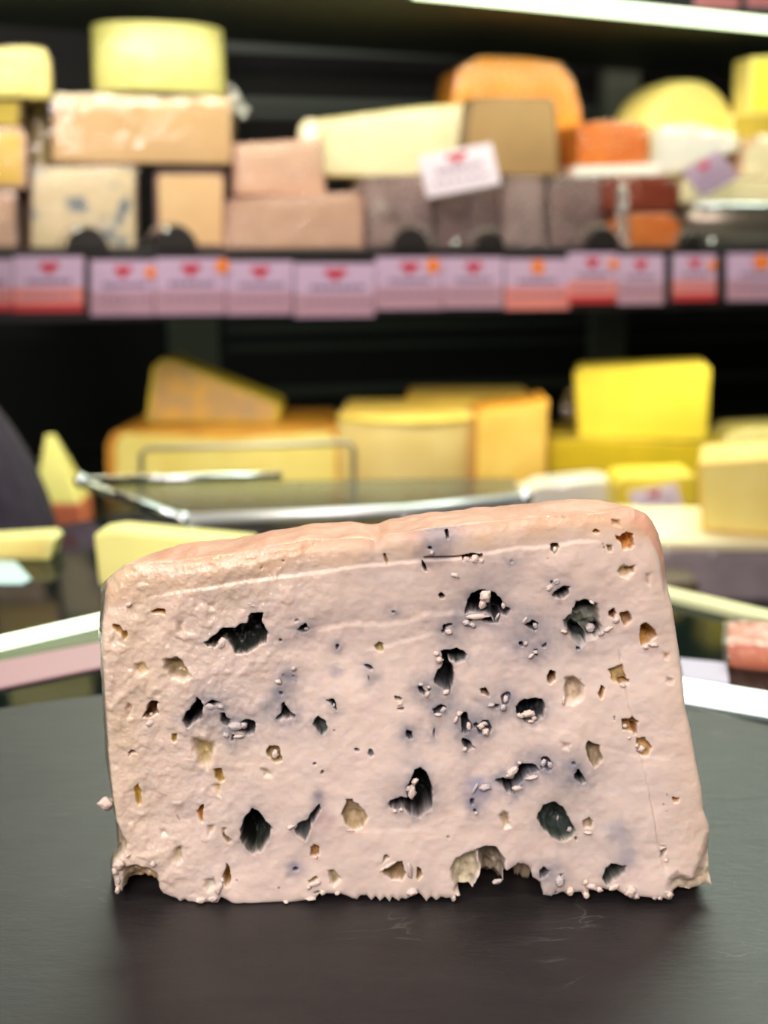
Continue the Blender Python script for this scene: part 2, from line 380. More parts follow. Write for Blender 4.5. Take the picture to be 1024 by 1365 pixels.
op('D', [(240, 290), (265, 270), (300, 290), (290, 305), (250, 305)], 4, 1.5, OC)
op('D', [(390, 310), (420, 320), (460, 290), (510, 295), (520, 380), (490, 410), (435, 405), (420, 360), (395, 340)], 5.5, 1.8, (214, 156, 82))
op('A', [(395, 455), (440, 440), (490, 450), (492, 495), (430, 475), (395, 480)], 4, 1.6, OC)
op('A', [(140, 540), (190, 545), (215, 585), (250, 575), (245, 630), (215, 650), (195, 610), (150, 575)], 2.8, 3, (204, 168, 106))
op('E', [(400, 255), (455, 275), (440, 300), (445, 355), (380, 375), (340, 375), (370, 310)], 7, 2.2, (118, 78, 38))
op('E', [(805, 700), (860, 700), (875, 765), (845, 810), (805, 790)], 4, 2, (176, 146, 76))
op('E', [(790, 810), (850, 810), (860, 900), (830, 880)], 1.6, 5, (208, 184, 124))
op('E', [(525, 470), (565, 475), (560, 530), (540, 545), (522, 520)], 2.5, 3, (196, 166, 90))
op('E', [(245, 600), (270, 580), (320, 600), (265, 612), (240, 655)], 2.5, 1.5, (150, 110, 90))
op('E', [(230, 320), (250, 280), (275, 300), (250, 380), (240, 410)], 1.6, 4, (190, 164, 138))
op('I', [(285, 60), (310, 10), (340, 70), (330, 150), (310, 175), (290, 150)], 2.8, 3, (206, 174, 84))
op('I', [(720, 165), (745, 160), (735, 215), (745, 280), (725, 290), (705, 255), (688, 215)], 5, 1.8, (204, 152, 74))
op('I', [(560, 225), (575, 235), (592, 275), (575, 265)], 2, 1.2, (150, 110, 80))
op('I', [(860, 310), (900, 300), (880, 350), (930, 400), (900, 420), (860, 380)], 3, 3, (176, 156, 128))
op('I', [(760, 300), (810, 290), (800, 350), (770, 380)], 1.8, 5, (190, 170, 138))
op('I', [(890, 540), (910, 580), (918, 660), (905, 690), (870, 685), (860, 620)], 5, 1.8, (164, 128, 62))
op('J', [(405, 640), (430, 615), (470, 630), (470, 690), (405, 700)], 3.5, 2, (162, 124, 78))
op('J', [(610, 410), (630, 370), (640, 320), (680, 310), (690, 335), (760, 380), (785, 440), (760, 500), (700, 515), (640, 495), (615, 450)], 4, 3, (178, 160, 128))
op('J', [(385, 850), (450, 830), (460, 850), (400, 880)], 3, 2, (176, 154, 112))
op('J', [(430, 920), (470, 910), (465, 935), (430, 935)], 3, 1.5, (120, 95, 75))
op('J', [(875, 790), (960, 720), (1000, 720), (1040, 790), (1000, 855), (930, 840), (880, 815)], 6, 2, (158, 134, 94))
op('J', [(850, 740), (905, 675), (925, 702), (860, 735)], 3.5, 1.5, (160, 128, 90))
op('K', [(78, 850), (105, 870), (115, 910), (90, 950), (76, 930)], 4, 1.6, (150, 116, 70))
op('K', [(265, 655), (290, 650), (292, 680), (275, 680)], .9, 1.8, (190, 170, 150))
op('L', [(190, 90), (215, 80), (275, 110), (280, 150), (298, 190), (280, 250), (240, 255), (215, 200), (195, 140)], 4.5, 3, (172, 154, 124))
op('L', [(170, 590), (210, 560), (240, 590), (240, 640), (180, 640)], 3.5, 2, (172, 156, 132))
op('L', [(122, 690), (145, 685), (145, 715), (128, 718)], 3, 1.2, (120, 80, 50))
op('L', [(725, 430), (740, 425), (752, 432), (775, 425), (765, 465), (735, 470)], 4, 1.5, (196, 144, 72))
op('L', [(665, 465), (682, 475), (672, 490)], 2, 1, BR)
op('L', [(685, 405), (700, 408), (690, 432)], 2, 1, BR)
op('L', [(650, 730), (690, 730), (690, 742), (650, 742)], 3, 1.5, (190, 150, 100))
op('L', [(650, 765), (690, 740), (692, 770), (665, 812), (643, 800), (655, 782)], 8, 1.4, (50, 34, 22))
op('L', [(698, 815), (712, 818), (708, 828), (697, 824)], 3, 1, (60, 44, 36))
op('L', [(515, 70), (560, 60), (595, 120), (580, 180), (540, 185), (500, 150)], 3.2, 2.5, (204, 172, 120))
op('H', [(440, 715), (500, 710), (540, 745), (535, 830), (500, 820), (440, 790)], 4, 3, (184, 150, 98))
op('H', [(500, 775), (540, 770), (535, 832), (505, 830)], 6, 1.5, (150, 98, 50))
op('H', [(380, 700), (395, 705), (395, 740), (382, 735)], 1.5, 1.5, (170, 150, 130))
op('H', [(345, 400), (400, 372), (445, 365), (460, 440), (490, 480), (430, 500), (360, 470)], 3, 3, (200, 176, 126))
op('H', [(415, 480), (450, 470), (486, 462), (484, 490), (430, 500)], 5, 1.6, (164, 124, 70))
op('H', [(275, 560), (300, 500), (325, 530), (310, 590), (290, 600)], 5, 1.6, (176, 126, 48))
op('H', [(350, 30), (385, 10), (410, 40), (390, 80), (355, 60)], 5, 2, (136, 84, 44))
op('H', [(420, 40), (470, 25), (505, 60), (490, 110), (450, 125), (425, 80)], 3.5, 2.5, (168, 134, 100))
op('H', [(545, 110), (590, 90), (650, 140), (665, 190), (610, 240), (570, 255), (540, 190)], 6, 1.8, (184, 142, 76))
op('C', [(365, 400), (440, 378), (510, 385), (510, 410), (370, 430)], 4, 1.6, (150, 98, 52))
op('C', [(105, 415), (130, 440), (150, 495), (130, 500), (110, 460)], 6, 1.4, (84, 60, 30))
hole(ell('C', 240, 655, 22), 4, 1.8, (84, 62, 28))
op('C', [(950, 320), (1000, 310), (1015, 345), (970, 385), (950, 360)], 3.5, 2.5, (150, 132, 100))
op('C', [(915, 410), (940, 405), (935, 430)], 1, 2, (200, 176, 140))
op('C', [(95, 140), (140, 140), (140, 190), (120, 215), (105, 190)], 1.0, 3, (210, 160, 118))
op('G', [(925, 410), (950, 360), (980, 375), (980, 430), (945, 460), (922, 440)], 6, 1.6, (136, 94, 48))
op('G', [(490, 490), (525, 470), (545, 510), (548, 555), (520, 525), (495, 515)], 5, 1.6, (136, 94, 48))
op('F', [(815, 120), (850, 85), (888, 95), (885, 150), (840, 155)], 3, 2.5, (168, 156, 112))
op('F', [(955, 430), (1010, 440), (1000, 465), (960, 460)], 3, 1.5, (160, 136, 108))
op('F', [(970, 505), (1022, 500), (1012, 526), (975, 520)], 3, 1.5, (150, 122, 98))
op('F', [(120, 790), (150, 745), (200, 760), (215, 800), (235, 850), (180, 870), (130, 820)], 3, 2.5, (168, 148, 108))
op('B', [(880, 340), (900, 330), (915, 385), (905, 410), (885, 380)], 2.5, 2, (170, 140, 100))
op('B', [(85, 440), (80, 425), (100, 405), (103, 415)], 2, 1.2, (130, 90, 60))
hole(ell('B', 232, 378, 9), 2, 1.5, (150, 108, 72))
for c, x, y, rx, ry, rot, col, dep in (('F', 710, 780, 22, 14, .3, (110, 92, 92), 2), ('F', 805, 800, 24, 28, 0, (120, 120, 126), 1.6), ('F', 435, 866, 12, 10, 0, (50, 40, 56), 3),
        ('J', 490, 145, 12, 16, 0, (130, 96, 84), 2.5), ('J', 205, 900, 7, 14, 0, (110, 96, 90), 2), ('F', 565, 655, 10, 9, 0, (130, 120, 118), 1.5), ('F', 315, 335, 6, 6, 0, (100, 90, 90), 1.5),
        ('I', 955, 655, 9, 9, 0, (80, 70, 62), 2.5), ('K', 930, 130, 0.1, .1, 0, DK, .1), ('H', 170, 468, 14, 6, 0, (150, 140, 130), 1.5), ('B', 320, 765, 20, 12, -.4, (165, 158, 160), .8)):
    hole(ell(c, x, y, rx, ry, rot), dep, 1.6, col)
# blue-black cavities
dk('M', [(383, 470), (415, 445), (440, 425), (480, 420), (520, 400), (540, 372), (578, 370), (568, 400), (590, 440), (585, 470), (560, 480), (525, 505), (490, 500), (470, 475), (450, 455), (415, 485), (395, 478)], 11, 3, (44, 50, 46), 7, .25)
dk('M', [(395, 478), (383, 470), (415, 450), (445, 430), (450, 452), (415, 485)], 12, 1.8, (34, 27, 18), 0, 0)
dk('M', [(520, 402), (540, 374), (576, 372), (566, 400), (586, 440), (560, 470), (530, 450)], 13, 2.5, (24, 24, 18), 0, 0)
dk('M', [(683, 425), (705, 408), (720, 425), (700, 442)], 5, 1.5)
dk('E', [(700, 240), (740, 280), (735, 370), (640, 440), (600, 400), (625, 345), (680, 280)], 13, 2.5)
dk('E', [(745, 290), (800, 255), (850, 265), (800, 300), (760, 305)], 6, 1.6)
dk('E', [(840, 345), (870, 340), (910, 385), (905, 410), (885, 440), (860, 420)], 8, 1.8)
dk('E', [(975, 400), (1040, 395), (1075, 420), (1075, 480), (1020, 485), (950, 470), (1010, 440)], 7, 1.6)
dk('E', [(920, 480), (945, 490), (930, 535), (915, 520)], 4, 1.4, (50, 54, 60))
dk('F', [(240, 470), (265, 520), (315, 565), (300, 585), (185, 575), (215, 540), (222, 490)], 10, 1.8, DK, 14, .7)
dk('F', [(505, 460), (530, 455), (560, 445), (580, 480), (578, 525), (545, 500)], 4, 1.6, (46, 48, 54), 6, .5)
dk('F', [(425, 590), (460, 565), (510, 590), (525, 650), (500, 685), (455, 660), (425, 625)], 5, 2.2, (78, 86, 84), 6, .5)
dk('F', [(425, 590), (460, 565), (500, 585), (505, 610), (470, 600)], 7, 1.6, (36, 40, 42), 0, 0)
for c, x, y, rx, ry, rot, col, dep in (('F', 580, 115, 15, 22, 0, (92, 92, 100), 3), ('F', 790, 245, 32, 16, .5, (44, 44, 46), 4), ('F', 788, 320, 7, 28, -.2, (116, 108, 116), 2), ('F', 215, 66, 14, 13, 0, (88, 86, 86), 3),
        ('B', 950, 710, 14, 10, 0, (120, 118, 124), 2), ('J', 310, 778, 24, 16, 0, (52, 52, 74), 3), ('G', 422, 40, 16, 14, 0, DK, 4), ('C', 165, 345, 17, 12, 0, (44, 40, 40), 4),
        ('G', 190, 770, 11, 38, 0, (92, 90, 104), 2), ('K', 458, 495, 14, 13, 0, (48, 48, 60), 4), ('K', 435, 435, 18, 26, .1, NV, 3), ('H', 150, 270, 17, 13, 0, (44, 46, 52), 4), ('F', 213, 415, 17, 20, 0, (86, 88, 108), 2), ('F', 232, 295, 9, 14, 0, (120, 122, 138), 1.5), ('F', 296, 305, 10, 9, 0, (84, 84, 98), 2), ('C', 690, 430, 18, 18, 0, (170, 165, 165), .5)):
    hole(ell(c, x, y, rx, ry, rot), dep, 1.6, col, 7, .5)
dk('N', [(540, 375), (575, 400), (603, 440), (590, 480), (565, 515), (545, 525), (515, 505), (495, 450), (510, 410)], 13, 3, (44, 52, 46), 8, .35)
dk('N', [(535, 385), (548, 400), (545, 520), (515, 505), (497, 450), (512, 410)], 14, 2, (26, 30, 26), 0, 0)
dk('J', [(400, 420), (440, 370), (470, 350), (480, 380), (440, 450), (415, 480), (410, 540), (375, 610), (320, 570), (310, 520), (330, 480), (390, 450)], 6, 2, (88, 94, 94), 7, .4)
dk('J', [(445, 372), (468, 345), (482, 380), (465, 400)], 7, 1.4, (46, 46, 48), 0, 0)
dk('K', [(-109, 450), (-94, 417), (-24, 397), (20, 400), (10, 350), (30, 290), (60, 220), (95, 205), (130, 230), (165, 300), (180, 400), (180, 480), (130, 510), (90, 535), (40, 525), (0, 490), (-64, 497)], 14, 2, (24, 28, 26), 8, .5)
dk('K', [(585, 300), (640, 275), (700, 285), (760, 190), (850, 200), (880, 235), (800, 270), (770, 310), (700, 340), (710, 390), (660, 375), (640, 330)], 10, 1.8, DK, 10, .7)
dk('K', [(885, 235), (890, 150), (920, 140), (970, 190), (960, 230), (930, 240), (905, 215)], 3, 2, (110, 112, 130), 8, .5)
dk('L', [(115, 290), (140, 250), (170, 280), (200, 350), (170, 360), (120, 320)], 8, 1.8, DK, 11, .65)
dk('L', [(100, 215), (125, 205), (130, 235), (105, 235)], 1.5, 2, (120, 122, 140), 5, .4)
dk('K', [(375, 60), (380, 20), (405, 25), (430, 60), (462, 100), (400, 115)], 7, 1.6, (34, 42, 44), 8, .55)
hole([(716.4, 1090.7), (724.6, 1074.3), (739, 1070), (750.7, 1077.4), (761.5, 1094.6), (769, 1107.5), (765.8, 1118), (750.7, 1123.6), (737, 1119.5), (724.6, 1109)], 9, 3.2, (66, 78, 72), 8, .35, (150, 150, 148))
dk('L', [(0, 480), (12, 470), (20, 510), (5, 530), (-15, 500)], 11, 1.5, (26, 30, 28), 0, 0)
dk('L', [(310, 870), (350, 855), (440, 855), (430, 900), (380, 950), (320, 1000), (300, 960)], 8, 2.4, (54, 62, 56), 8, .35)
dk('K', [(870, 900), (900, 860), (940, 880), (930, 910), (880, 945)], 7, 1.8, (30, 30, 34), 9, .45)
dk('L', [(20, 930), (60, 905), (45, 928), (25, 945)], 4, 1.4, (44, 44, 50), 5, .3)
dk('G', [(240, 240), (340, 215), (400, 260), (395, 290), (340, 300), (290, 300), (320, 350), (320, 400), (300, 510), (250, 500), (190, 440), (190, 400), (245, 320)], 13, 2.2, (22, 26, 27), 9, .5)
dk('G', [(285, 240), (340, 222), (395, 258), (393, 300), (340, 322), (300, 300)], 9, 2.2, (62, 74, 72), 0, 0)
dk('G', [(85, 470), (110, 465), (140, 500), (125, 530), (92, 505)], 5, 1.4)
dk('G', [(150, 470), (170, 470), (168, 500), (150, 500)], 4, 1.4, (50, 52, 56))
dk('G', [(245, 110), (255, 60), (305, 62), (310, 80), (270, 90), (255, 125)], 6, 1.6)
dk('G', [(180, 620), (240, 580), (275, 600), (270, 630), (230, 650), (190, 650)], 3.5, 2, (84, 88, 92))
dk('G', [(10, 740), (40, 750), (50, 800), (30, 810), (5, 780)], 6, 1.6, (36, 38, 42), 8, .6)
dk('G', [(365, 640), (400, 630), (430, 700), (440, 740), (400, 780), (370, 770)], 9, 1.8)
dk('G', [(440, 715), (470, 700), (480, 740), (450, 740)], 5, 1.4, (44, 46, 54))
hole(ell('G', 515, 742, 46, 52), 3.5, 1.8, (96, 100, 108), 8, .5)
dk('G', [(780, 60), (820, 30), (870, 50), (872, 85), (840, 105), (800, 85)], 5, 1.6, (36, 38, 42))
dk('G', [(735, 180), (765, 170), (775, 215), (740, 205)], 6, 1.4)
dk('G', [(835, 225), (868, 225), (862, 280), (840, 258)], 4, 1.4, (56, 58, 66))
dk('G', [(888, 205), (920, 180), (922, 215), (895, 220)], 3, 1.4, (104, 104, 112))
dk('G', [(590, 580), (620, 590), (612, 615), (582, 610)], 6, 1.4)
hole(ell('G', 655, 555, 36, 46, .2), 2.5, 1.8, (118, 120, 134), 6, .5)
dk('G', [(720, 610), (760, 570), (830, 545), (900, 550), (925, 600), (900, 660), (870, 690), (830, 705), (790, 705), (720, 650)], 9, 2.2, (34, 40, 42), 9, .5)
dk('G', [(850, 560), (900, 555), (922, 600), (895, 650), (870, 670), (870, 600)], 6, 2, (84, 92, 94), 0, 0)
dk('C', [(410, 690), (440, 630), (500, 612), (560, 635), (620, 670), (650, 730), (682, 745), (668, 792), (630, 780), (605, 840), (582, 842), (570, 790), (510, 770), (430, 770), (375, 782), (398, 740)], 13, 2.2, (26, 28, 28), 10, .5)
dk('C', [(480, 812), (560, 790), (582, 842), (520, 842)], 6, 1.8, (66, 68, 70), 4, .4)
dk('C', [(255, 240), (285, 235), (292, 290), (270, 290)], 6, 1.4, (34, 28, 28), 10, .4)
dk('C', [(150, 190), (185, 205), (240, 190), (215, 225), (175, 230)], 1.8, 2, (130, 124, 130), 12, .5)
hole(Q('D', [(-20, 705), (20, 660), (60, 630), (98, 640), (95, 700), (50, 735), (0, 722)]), 9, 1.8, (22, 19, 18), 6, .3)
dk('C', [(940, 560), (965, 550), (960, 580), (945, 580)], 3, 1.5, (110, 100, 96), 6, .3)
dk('H', [(50, 90), (120, 40), (135, 0), (150, -40), (200, -45), (280, -20), (285, 60), (300, 150), (260, 205), (210, 220), (170, 260), (90, 180)], 6, 5, (112, 118, 106), 8, .3)
dk('H', [(120, 10), (190, -30), (270, -10), (265, 40), (180, 60), (120, 60)], 9, 4, (70, 80, 72), 0, 0)
dk('H', [(80, 140), (120, 108), (180, 150), (215, 200), (200, 240), (120, 190)], 11, 2.2, (38, 46, 46), 0, 0)
dk('H', [(240, 150), (280, 130), (300, 160), (262, 205), (245, 190)], 9, 1.8, (58, 52, 44), 0, 0)
# bottom caves and the dents at the corners
hole(Q('I', [(215, 575), (300, 562), (380, 575), (435, 625), (440, 800), (200, 800)]), 5, 6, (190, 166, 130))
hole(Q('I', [(175, 290), (200, 330), (250, 430), (235, 470), (180, 510), (140, 480), (130, 330)]), 3.5, 7, (172, 158, 136))
hole(Q('K', [(290, 870), (330, 800), (480, 735), (495, 900), (440, 1030), (330, 1030)]), 5, 9, (196, 190, 164))
hole(Q('K', [(478, 735), (520, 722), (585, 730), (650, 815), (645, 1030), (450, 1030), (490, 900)]), 9, 5, (150, 138, 118))
hole(Q('K', [(640, 880), (700, 862), (740, 840), (810, 860), (822, 930), (890, 970), (905, 1100), (640, 1100)]), 14, 2.5, (32, 30, 30), 6, .3)
hole(Q('L', [(850, 918), (900, 775), (948, 650), (1040, 700), (1040, 1100), (740, 1100), (700, 1010), (690, 935), (750, 885)]), 2.6, 16, (212, 198, 174))
# soft blue-grey stains (mould just under the surface): centre px, radius, strength, colour
STAIN = [(585, 715, 24, .5, (150, 146, 156)), (373, 925, 12, .55, (140, 142, 158)), (362, 940, 12, .5, (150, 152, 160)), (385, 903, 12, .3, (150, 150, 165)), (447, 896, 8, .5, (165, 162, 178)),
         (676, 773, 14, .15, (160, 158, 160)), (640, 1050, 16, .6, (160, 160, 184)), (628, 1068, 10, .7, (126, 128, 156)), (718, 1020, 18, .45, (158, 158, 178)), (690, 1055, 14, .25, (170, 168, 180)), (762, 1030, 20, .4, (166, 164, 178)),
         (830, 1112, 16, .45, (160, 160, 174)), (836, 1145, 14, .45, (160, 160, 172)), (740, 1165, 18, .4, (160, 160, 170)), (425, 1062, 8, .6, (140, 138, 150)), (430, 1090, 12, .35, (185, 160, 165)), (394, 1158, 9, .5, (130, 130, 155)),
         (610, 830, 22, .4, (158, 156, 162)), (690, 855, 26, .35, (172, 166, 174)), (715, 865, 20, .35, (168, 162, 170)), (660, 940, 22, .35, (165, 163, 174)), (590, 940, 20, .35, (165, 164, 170)), (625, 965, 22, .35, (165, 164, 174)), (545, 975, 12, .4, (165, 165, 175)),
         (560, 1040, 20, .3, (168, 168, 176)), (300, 950, 34, .22, (170, 168, 168)), (320, 1105, 34, .18, (180, 178, 170)), (700, 790, 60, .18, (178, 170, 172)), (640, 790, 50, .2, (176, 168, 168)), (520, 800, 90, .12, (180, 172, 172)),
         (740, 1060, 40, .2, (184, 180, 176)), (870, 870, 40, .1, (190, 184, 190)), (800, 1110, 40, .18, (188, 186, 186)), (770, 850, 34, .2, (165, 166, 158)), (730, 830, 30, .2, (180, 172, 180)), (645, 760, 22, .2, (170, 162, 165)), (545, 1010, 26, .15, (184, 180, 186)), (420, 1000, 40, .06, (190, 186, 190)),
         (570, 742, 12, .45, (130, 122, 128)), (590, 741, 10, .4, (120, 112, 116)), (500, 905, 10, .3, (160, 158, 160))]

SIL_T = [(130, 798), (136, 781), (147, 767), (159, 753), (188, 738), (222.5, 729), (253, 724), (290, 719), (330, 713.5), (350.5, 707), (385, 702), (404, 699), (422, 699), (428, 700), (453, 696), (482, 695), (492, 697), (500, 700), (510, 691.5), (540, 687), (581, 682.6), (628, 677), (671, 673.5), (688, 670), (745, 665.3), (771, 663), (801.5, 664), (828, 667), (847, 671.5), (863, 683), (871, 695), (879.5, 713.5), (887.7, 748)]
def make_blue():
    # outline of the cut face; its top edge lies in front of the sloping top
    topf = []
    for x, y in SIL_T:
        wgt = float(np.clip((x - 140) / 80, 0, 1)) * (1 - float(np.clip((x - 800) / 75, 0, 1)))
        topf.append((max(x, 133.5) if y > 760 else x + 1.5, y + 1 + 24 * wgt))
    right = [(892, 783), (898, 814), (902, 841), (907, 871.5), (910, 898), (914, 943), (922, 974), (928, 1013), (936, 1051.6), (939, 1081.7), (947, 1103), (948.4, 1163), (951.6, 1185)]
    bot = Q('L', [(850, 1035), (740, 1020), (730, 1060), (700, 1066), (670, 1050), (660, 1070), (640, 1050), (620, 1068), (600, 1050), (530, 1045), (500, 1068), (430, 1040), (380, 1012), (330, 1020), (300, 1012), (220, 1020), (210, 1070), (180, 1065), (170, 1040), (110, 1045), (90, 1067), (60, 1040), (0, 1052)]) \
        + Q('K', [(1000, 1052), (985, 1030), (960, 1062), (900, 1050), (885, 990), (850, 950), (830, 930), (818, 880), (770, 850), (700, 880), (660, 975), (560, 972), (470, 960), (440, 1005), (330, 1005), (345, 1020), (362, 1042), (330, 1052), (335, 1080), (310, 1097), (295, 1062), (270, 1068), (235, 1058), (205, 1084), (170, 1055), (140, 1090), (110, 1052), (85, 1030), (50, 1055), (30, 1062), (5, 1074)]) \
        + Q('J', [(1000, 968), (985, 990), (940, 962), (925, 996), (895, 962), (860, 992), (835, 960), (805, 990), (775, 955), (735, 960), (712, 988), (680, 982), (640, 960), (600, 948), (560, 945), (470, 940), (440, 975), (370, 985), (265, 1004), (240, 1000), (100, 1005), (20, 1012)]) \
        + Q('I', [(1000, 805), (960, 818), (935, 808), (900, 785), (850, 762), (832, 800), (800, 812), (775, 795), (745, 806), (725, 795), (712, 815), (690, 820), (660, 800), (640, 812), (612, 788), (582, 812), (560, 785), (520, 772), (470, 755), (446, 720), (437, 685), (330, 690), (230, 690), (222, 722), (212, 708), (200, 745), (185, 728), (170, 752), (156, 700), (148, 640), (140, 575), (150, 540), (205, 490), (170, 450), (172, 330), (160, 200)])
    left = [(148.7, 1054), (143.6, 1003), (141.5, 962), (139.5, 900), (136, 863), (134.5, 818)]
    poly = topf + right + bot + left
    sp = 1.25
    xs = np.arange(122, 960, sp); ys = np.arange(655, 1216, sp)
    X, Y = np.meshgrid(xs, ys)
    sd = sdf_poly(X, Y, poly)
    gy, gx = np.gradient(sd, sp); gl_ = np.sqrt(gx * gx + gy * gy) + 1e-6
    out = (sd > 0) & (sd < sp * 1.5)
    Xs = np.where(out, X - gx / gl_ * sd, X); Ys = np.where(out, Y - gy / gl_ * sd, Y)
    keep = sd < sp * 0.72
    cell = keep[:-1, :-1] & keep[1:, :-1] & keep[:-1, 1:] & keep[1:, 1:]
    H, W = X.shape; idx = np.arange(H * W).reshape(H, W)
    q = np.stack([idx[:-1, :-1][cell], idx[1:, :-1][cell], idx[1:, 1:][cell], idx[:-1, 1:][cell]], 1)
    # ---- relief, mm into the cheese
    wet = (1 - sst(330, 520, X + (Y - 700) * 0.35)) ; wet = np.maximum(wet, 1 - sst(712, 745, Y + 0.075 * (X - 300)))
    dep = 0.9 * fbm(X, Y, 110, 1, 2) + 0.17 * fbm(X, Y, 26, 5, 3) * (1 + 0.9 * wet) + 0.03 * fbm(X, Y, 7, 9, 2) * (1 + 2.0 * wet)
    lumps = fbm(X, Y, 16, 41, 2); dep += -0.26 * sst(.35, .95, lumps) * (0.15 + wet)
    # knife drag lines
    dep += 0.02 * fbm(X * 0.25 + 300, Y + X * 0.06, 6, 77, 2) * (1 - .5 * wet)
    def step(pts, amp, fall, soft=1.6, wob=1.2):
        nonlocal dep
        px_, py_ = zip(*pts); yl = np.interp(X, px_, py_) + wob * vnoise(X, Y * 0 + 5, 14, 31) + .5 * wob * vnoise(X, Y * 0 + 5, 5, 37)
        ext = sst(px_[0], px_[0] + 40, X) * (1 - sst(px_[-1] - 40, px_[-1], X))
        t = yl - Y       # above the line positive
        up = sst(-soft, soft, t) * np.exp(-np.clip(t, 0, None) / fall)
        dep = dep + amp * up * ext
        dep = dep - 0.0 * amp * np.exp(-(((t + 3) / 4.0) ** 2)) * ext
    step([(185, 800), (250, 788), (330, 773.6), (381, 768), (445, 760), (494, 753), (540, 750), (577, 746), (634, 739), (692, 731), (731, 730), (771, 722), (815, 722)], .5, 30, 3.0)
    step([(400, 842), (418, 840), (473, 834), (535, 830), (570, 820), (640, 814)], .4, 30, 5, 2.5)
    step([(470, 872), (520, 860), (560, 850), (600, 842)], .3, 14, 4, 2)
    step([(210, 772), (300, 752), (380, 740), (470, 722)], .4, 14, 4, 2)
    step([(450, 1108), (520, 1106), (600, 1108)], .2, 16, 4)
    step([(600, 925), (700, 968), (760, 975), (800, 1000)], .18, 14, 4)
    step([(760, 985), (800, 996), (850, 1008), (910, 1012)], .22, 12, 3.5)
    # hairline crack running down the right-hand side
    cpx = [(826, 869), (832, 905), (838, 937), (842, 952), (856, 1015), (862, 1040), (867, 1060), (872, 1085), (875, 1107), (880, 1135), (888, 1163)]
    cx_ = np.interp(Y, [b for a, b in cpx], [a for a, b in cpx]) + .8 * vnoise(Y, Y * 0, 9, 55)
    ck = np.exp(-(((X - cx_) / 1.1) ** 2)) * sst(865, 880, Y) * (1 - sst(1155, 1168, Y)); dep += .55 * ck
    dep += 0.5 * sst(-2, 2, X - cx_) * np.exp(-np.clip(X - cx_, 0, None) / 16) * sst(1050, 1075, Y) * (1 - sst(1150, 1168, Y))
    # dark crack in the step under the top vein
    cy2 = np.interp(X, [566, 595, 612, 634], [744, 744, 743, 739]); c2 = np.exp(-(((Y - cy2) / 1.2) ** 2)) * sst(564, 570, X) * (1 - sst(605, 632, X)); dep += 2.2 * c2
    # ---- colour
    def C3(c): return np.array(hexc(*c))
    base = np.ones(X.shape + (3,)) * C3((230, 215, 205))
    def blend(c, wgt):
        nonlocal base
        wgt = np.clip(wgt, 0, 1)[..., None]; base = base * (1 - wgt) + C3(c) * wgt
    blend((228, 208, 184), .75 * (1 - sst(150, 330, X + .18 * (Y - 900))))
    blend((226, 204, 180), .6 * sst(850, 930, X - .12 * (Y - 900)))
    ytop = np.interp(X, [130, 330, 494, 634, 771, 815], [815, 775, 753, 739, 722, 722])
    blend((208, 190, 176), .5 * (1 - sst(760, 900, Y)))  # greyer towards the top: dimmer light up there put into the colour
    blend((216, 190, 160), .8 * (1 - sst(-16, 6, Y - ytop)) * (0.8 + .4 * fbm(X, Y, 40, 61, 2)))
    ysil = np.interp(X, [a for a, b in SIL_T], [b for a, b in SIL_T])
    blend((216, 168, 142), .85 * (1 - sst(26, 36, Y - ysil + 3 * vnoise(X, Y, 22, 71))) * sst(150, 240, X))
    blend((204, 160, 112), .5 * np.exp(-(((Y - ysil - 34) / 7) ** 2)) * sst(190, 260, X) * (1 - sst(840, 880, X)) * (.6 + .5 * fbm(X, Y, 50, 63, 2)))
    blend((205, 190, 160), .35 * sst(.1, .9, fbm(X, Y, 60, 81, 3)) * wet)
    blend((196, 186, 184), .25 * sst(.3, 1.0, fbm(X, Y, 70, 85, 3)))
    for sx, sy, r, s, c in STAIN:
        dd = np.sqrt((X - sx) ** 2 + (Y - sy) ** 2) + r * .45 * fbm(X, Y, 12, int(sx), 2)
        blend(c, min(.9, s * 1.5) * np.exp(-(dd / (r * 1.1)) ** 2))
    wx = 1.7 * fbm(X, Y, 10, 101, 3); wy = 1.7 * fbm(X, Y, 10, 111, 3)
    for poly_, dp, wall, col, halo, hs, hc in HO:
        P = np.array(poly_); m = max(halo * 2.2, 6) + 3
        i0 = max(0, int((P[:, 1].min() - m - ys[0]) / sp)); i1 = min(H, int((P[:, 1].max() + m - ys[0]) / sp) + 2)
        j0 = max(0, int((P[:, 0].min() - m - xs[0]) / sp)); j1 = min(W, int((P[:, 0].max() + m - xs[0]) / sp) + 2)
        sl = (slice(i0, i1), slice(j0, j1)); 
        size = min(np.ptp(P[:, 0]), np.ptp(P[:, 1])); ws = min(1.0, size / 14)
        s_ = sdf_poly(X[sl] + wx[sl] * ws, Y[sl] + wy[sl] * ws, poly_)
        ins = sst(0.3 if wall < 3.9 else -2, wall + .3, -s_)
        nz = 1 + .22 * fbm(X[sl], Y[sl], 10, int(abs(P[0, 0] * 3)) % 900, 2)
        deeper = sst(0, max(6.0, size * .45), -s_)
        dh = dp * ins * nz * (.72 + .28 * deeper)
        lip = -min(.22, dp * .05) * np.exp(-((s_ - 1.8) / 1.6) ** 2)
        dep[sl] = np.maximum(dep[sl] + lip, dep[sl] * (1 - ins) + dh)
        sub = base[sl]
        if halo:
            hw = (min(.95, hs * 1.45) * np.exp(-np.clip(s_, 0, None) / halo) * (.75 + .5 * fbm(X[sl], Y[sl], 8, 201, 2)))
            hw = np.clip(hw, 0, 1)[..., None]; sub = sub * (1 - hw) + C3(hc) * hw
        cw = sst(-0.4, 1.6 if wall < 3.9 else wall, -s_)[..., None]
        cn = np.clip(1 + .28 * fbm(X[sl], Y[sl], 7, 301, 2), .5, 1.6)[..., None]
        base[sl] = sub * (1 - cw) + C3(col) * cn * cw
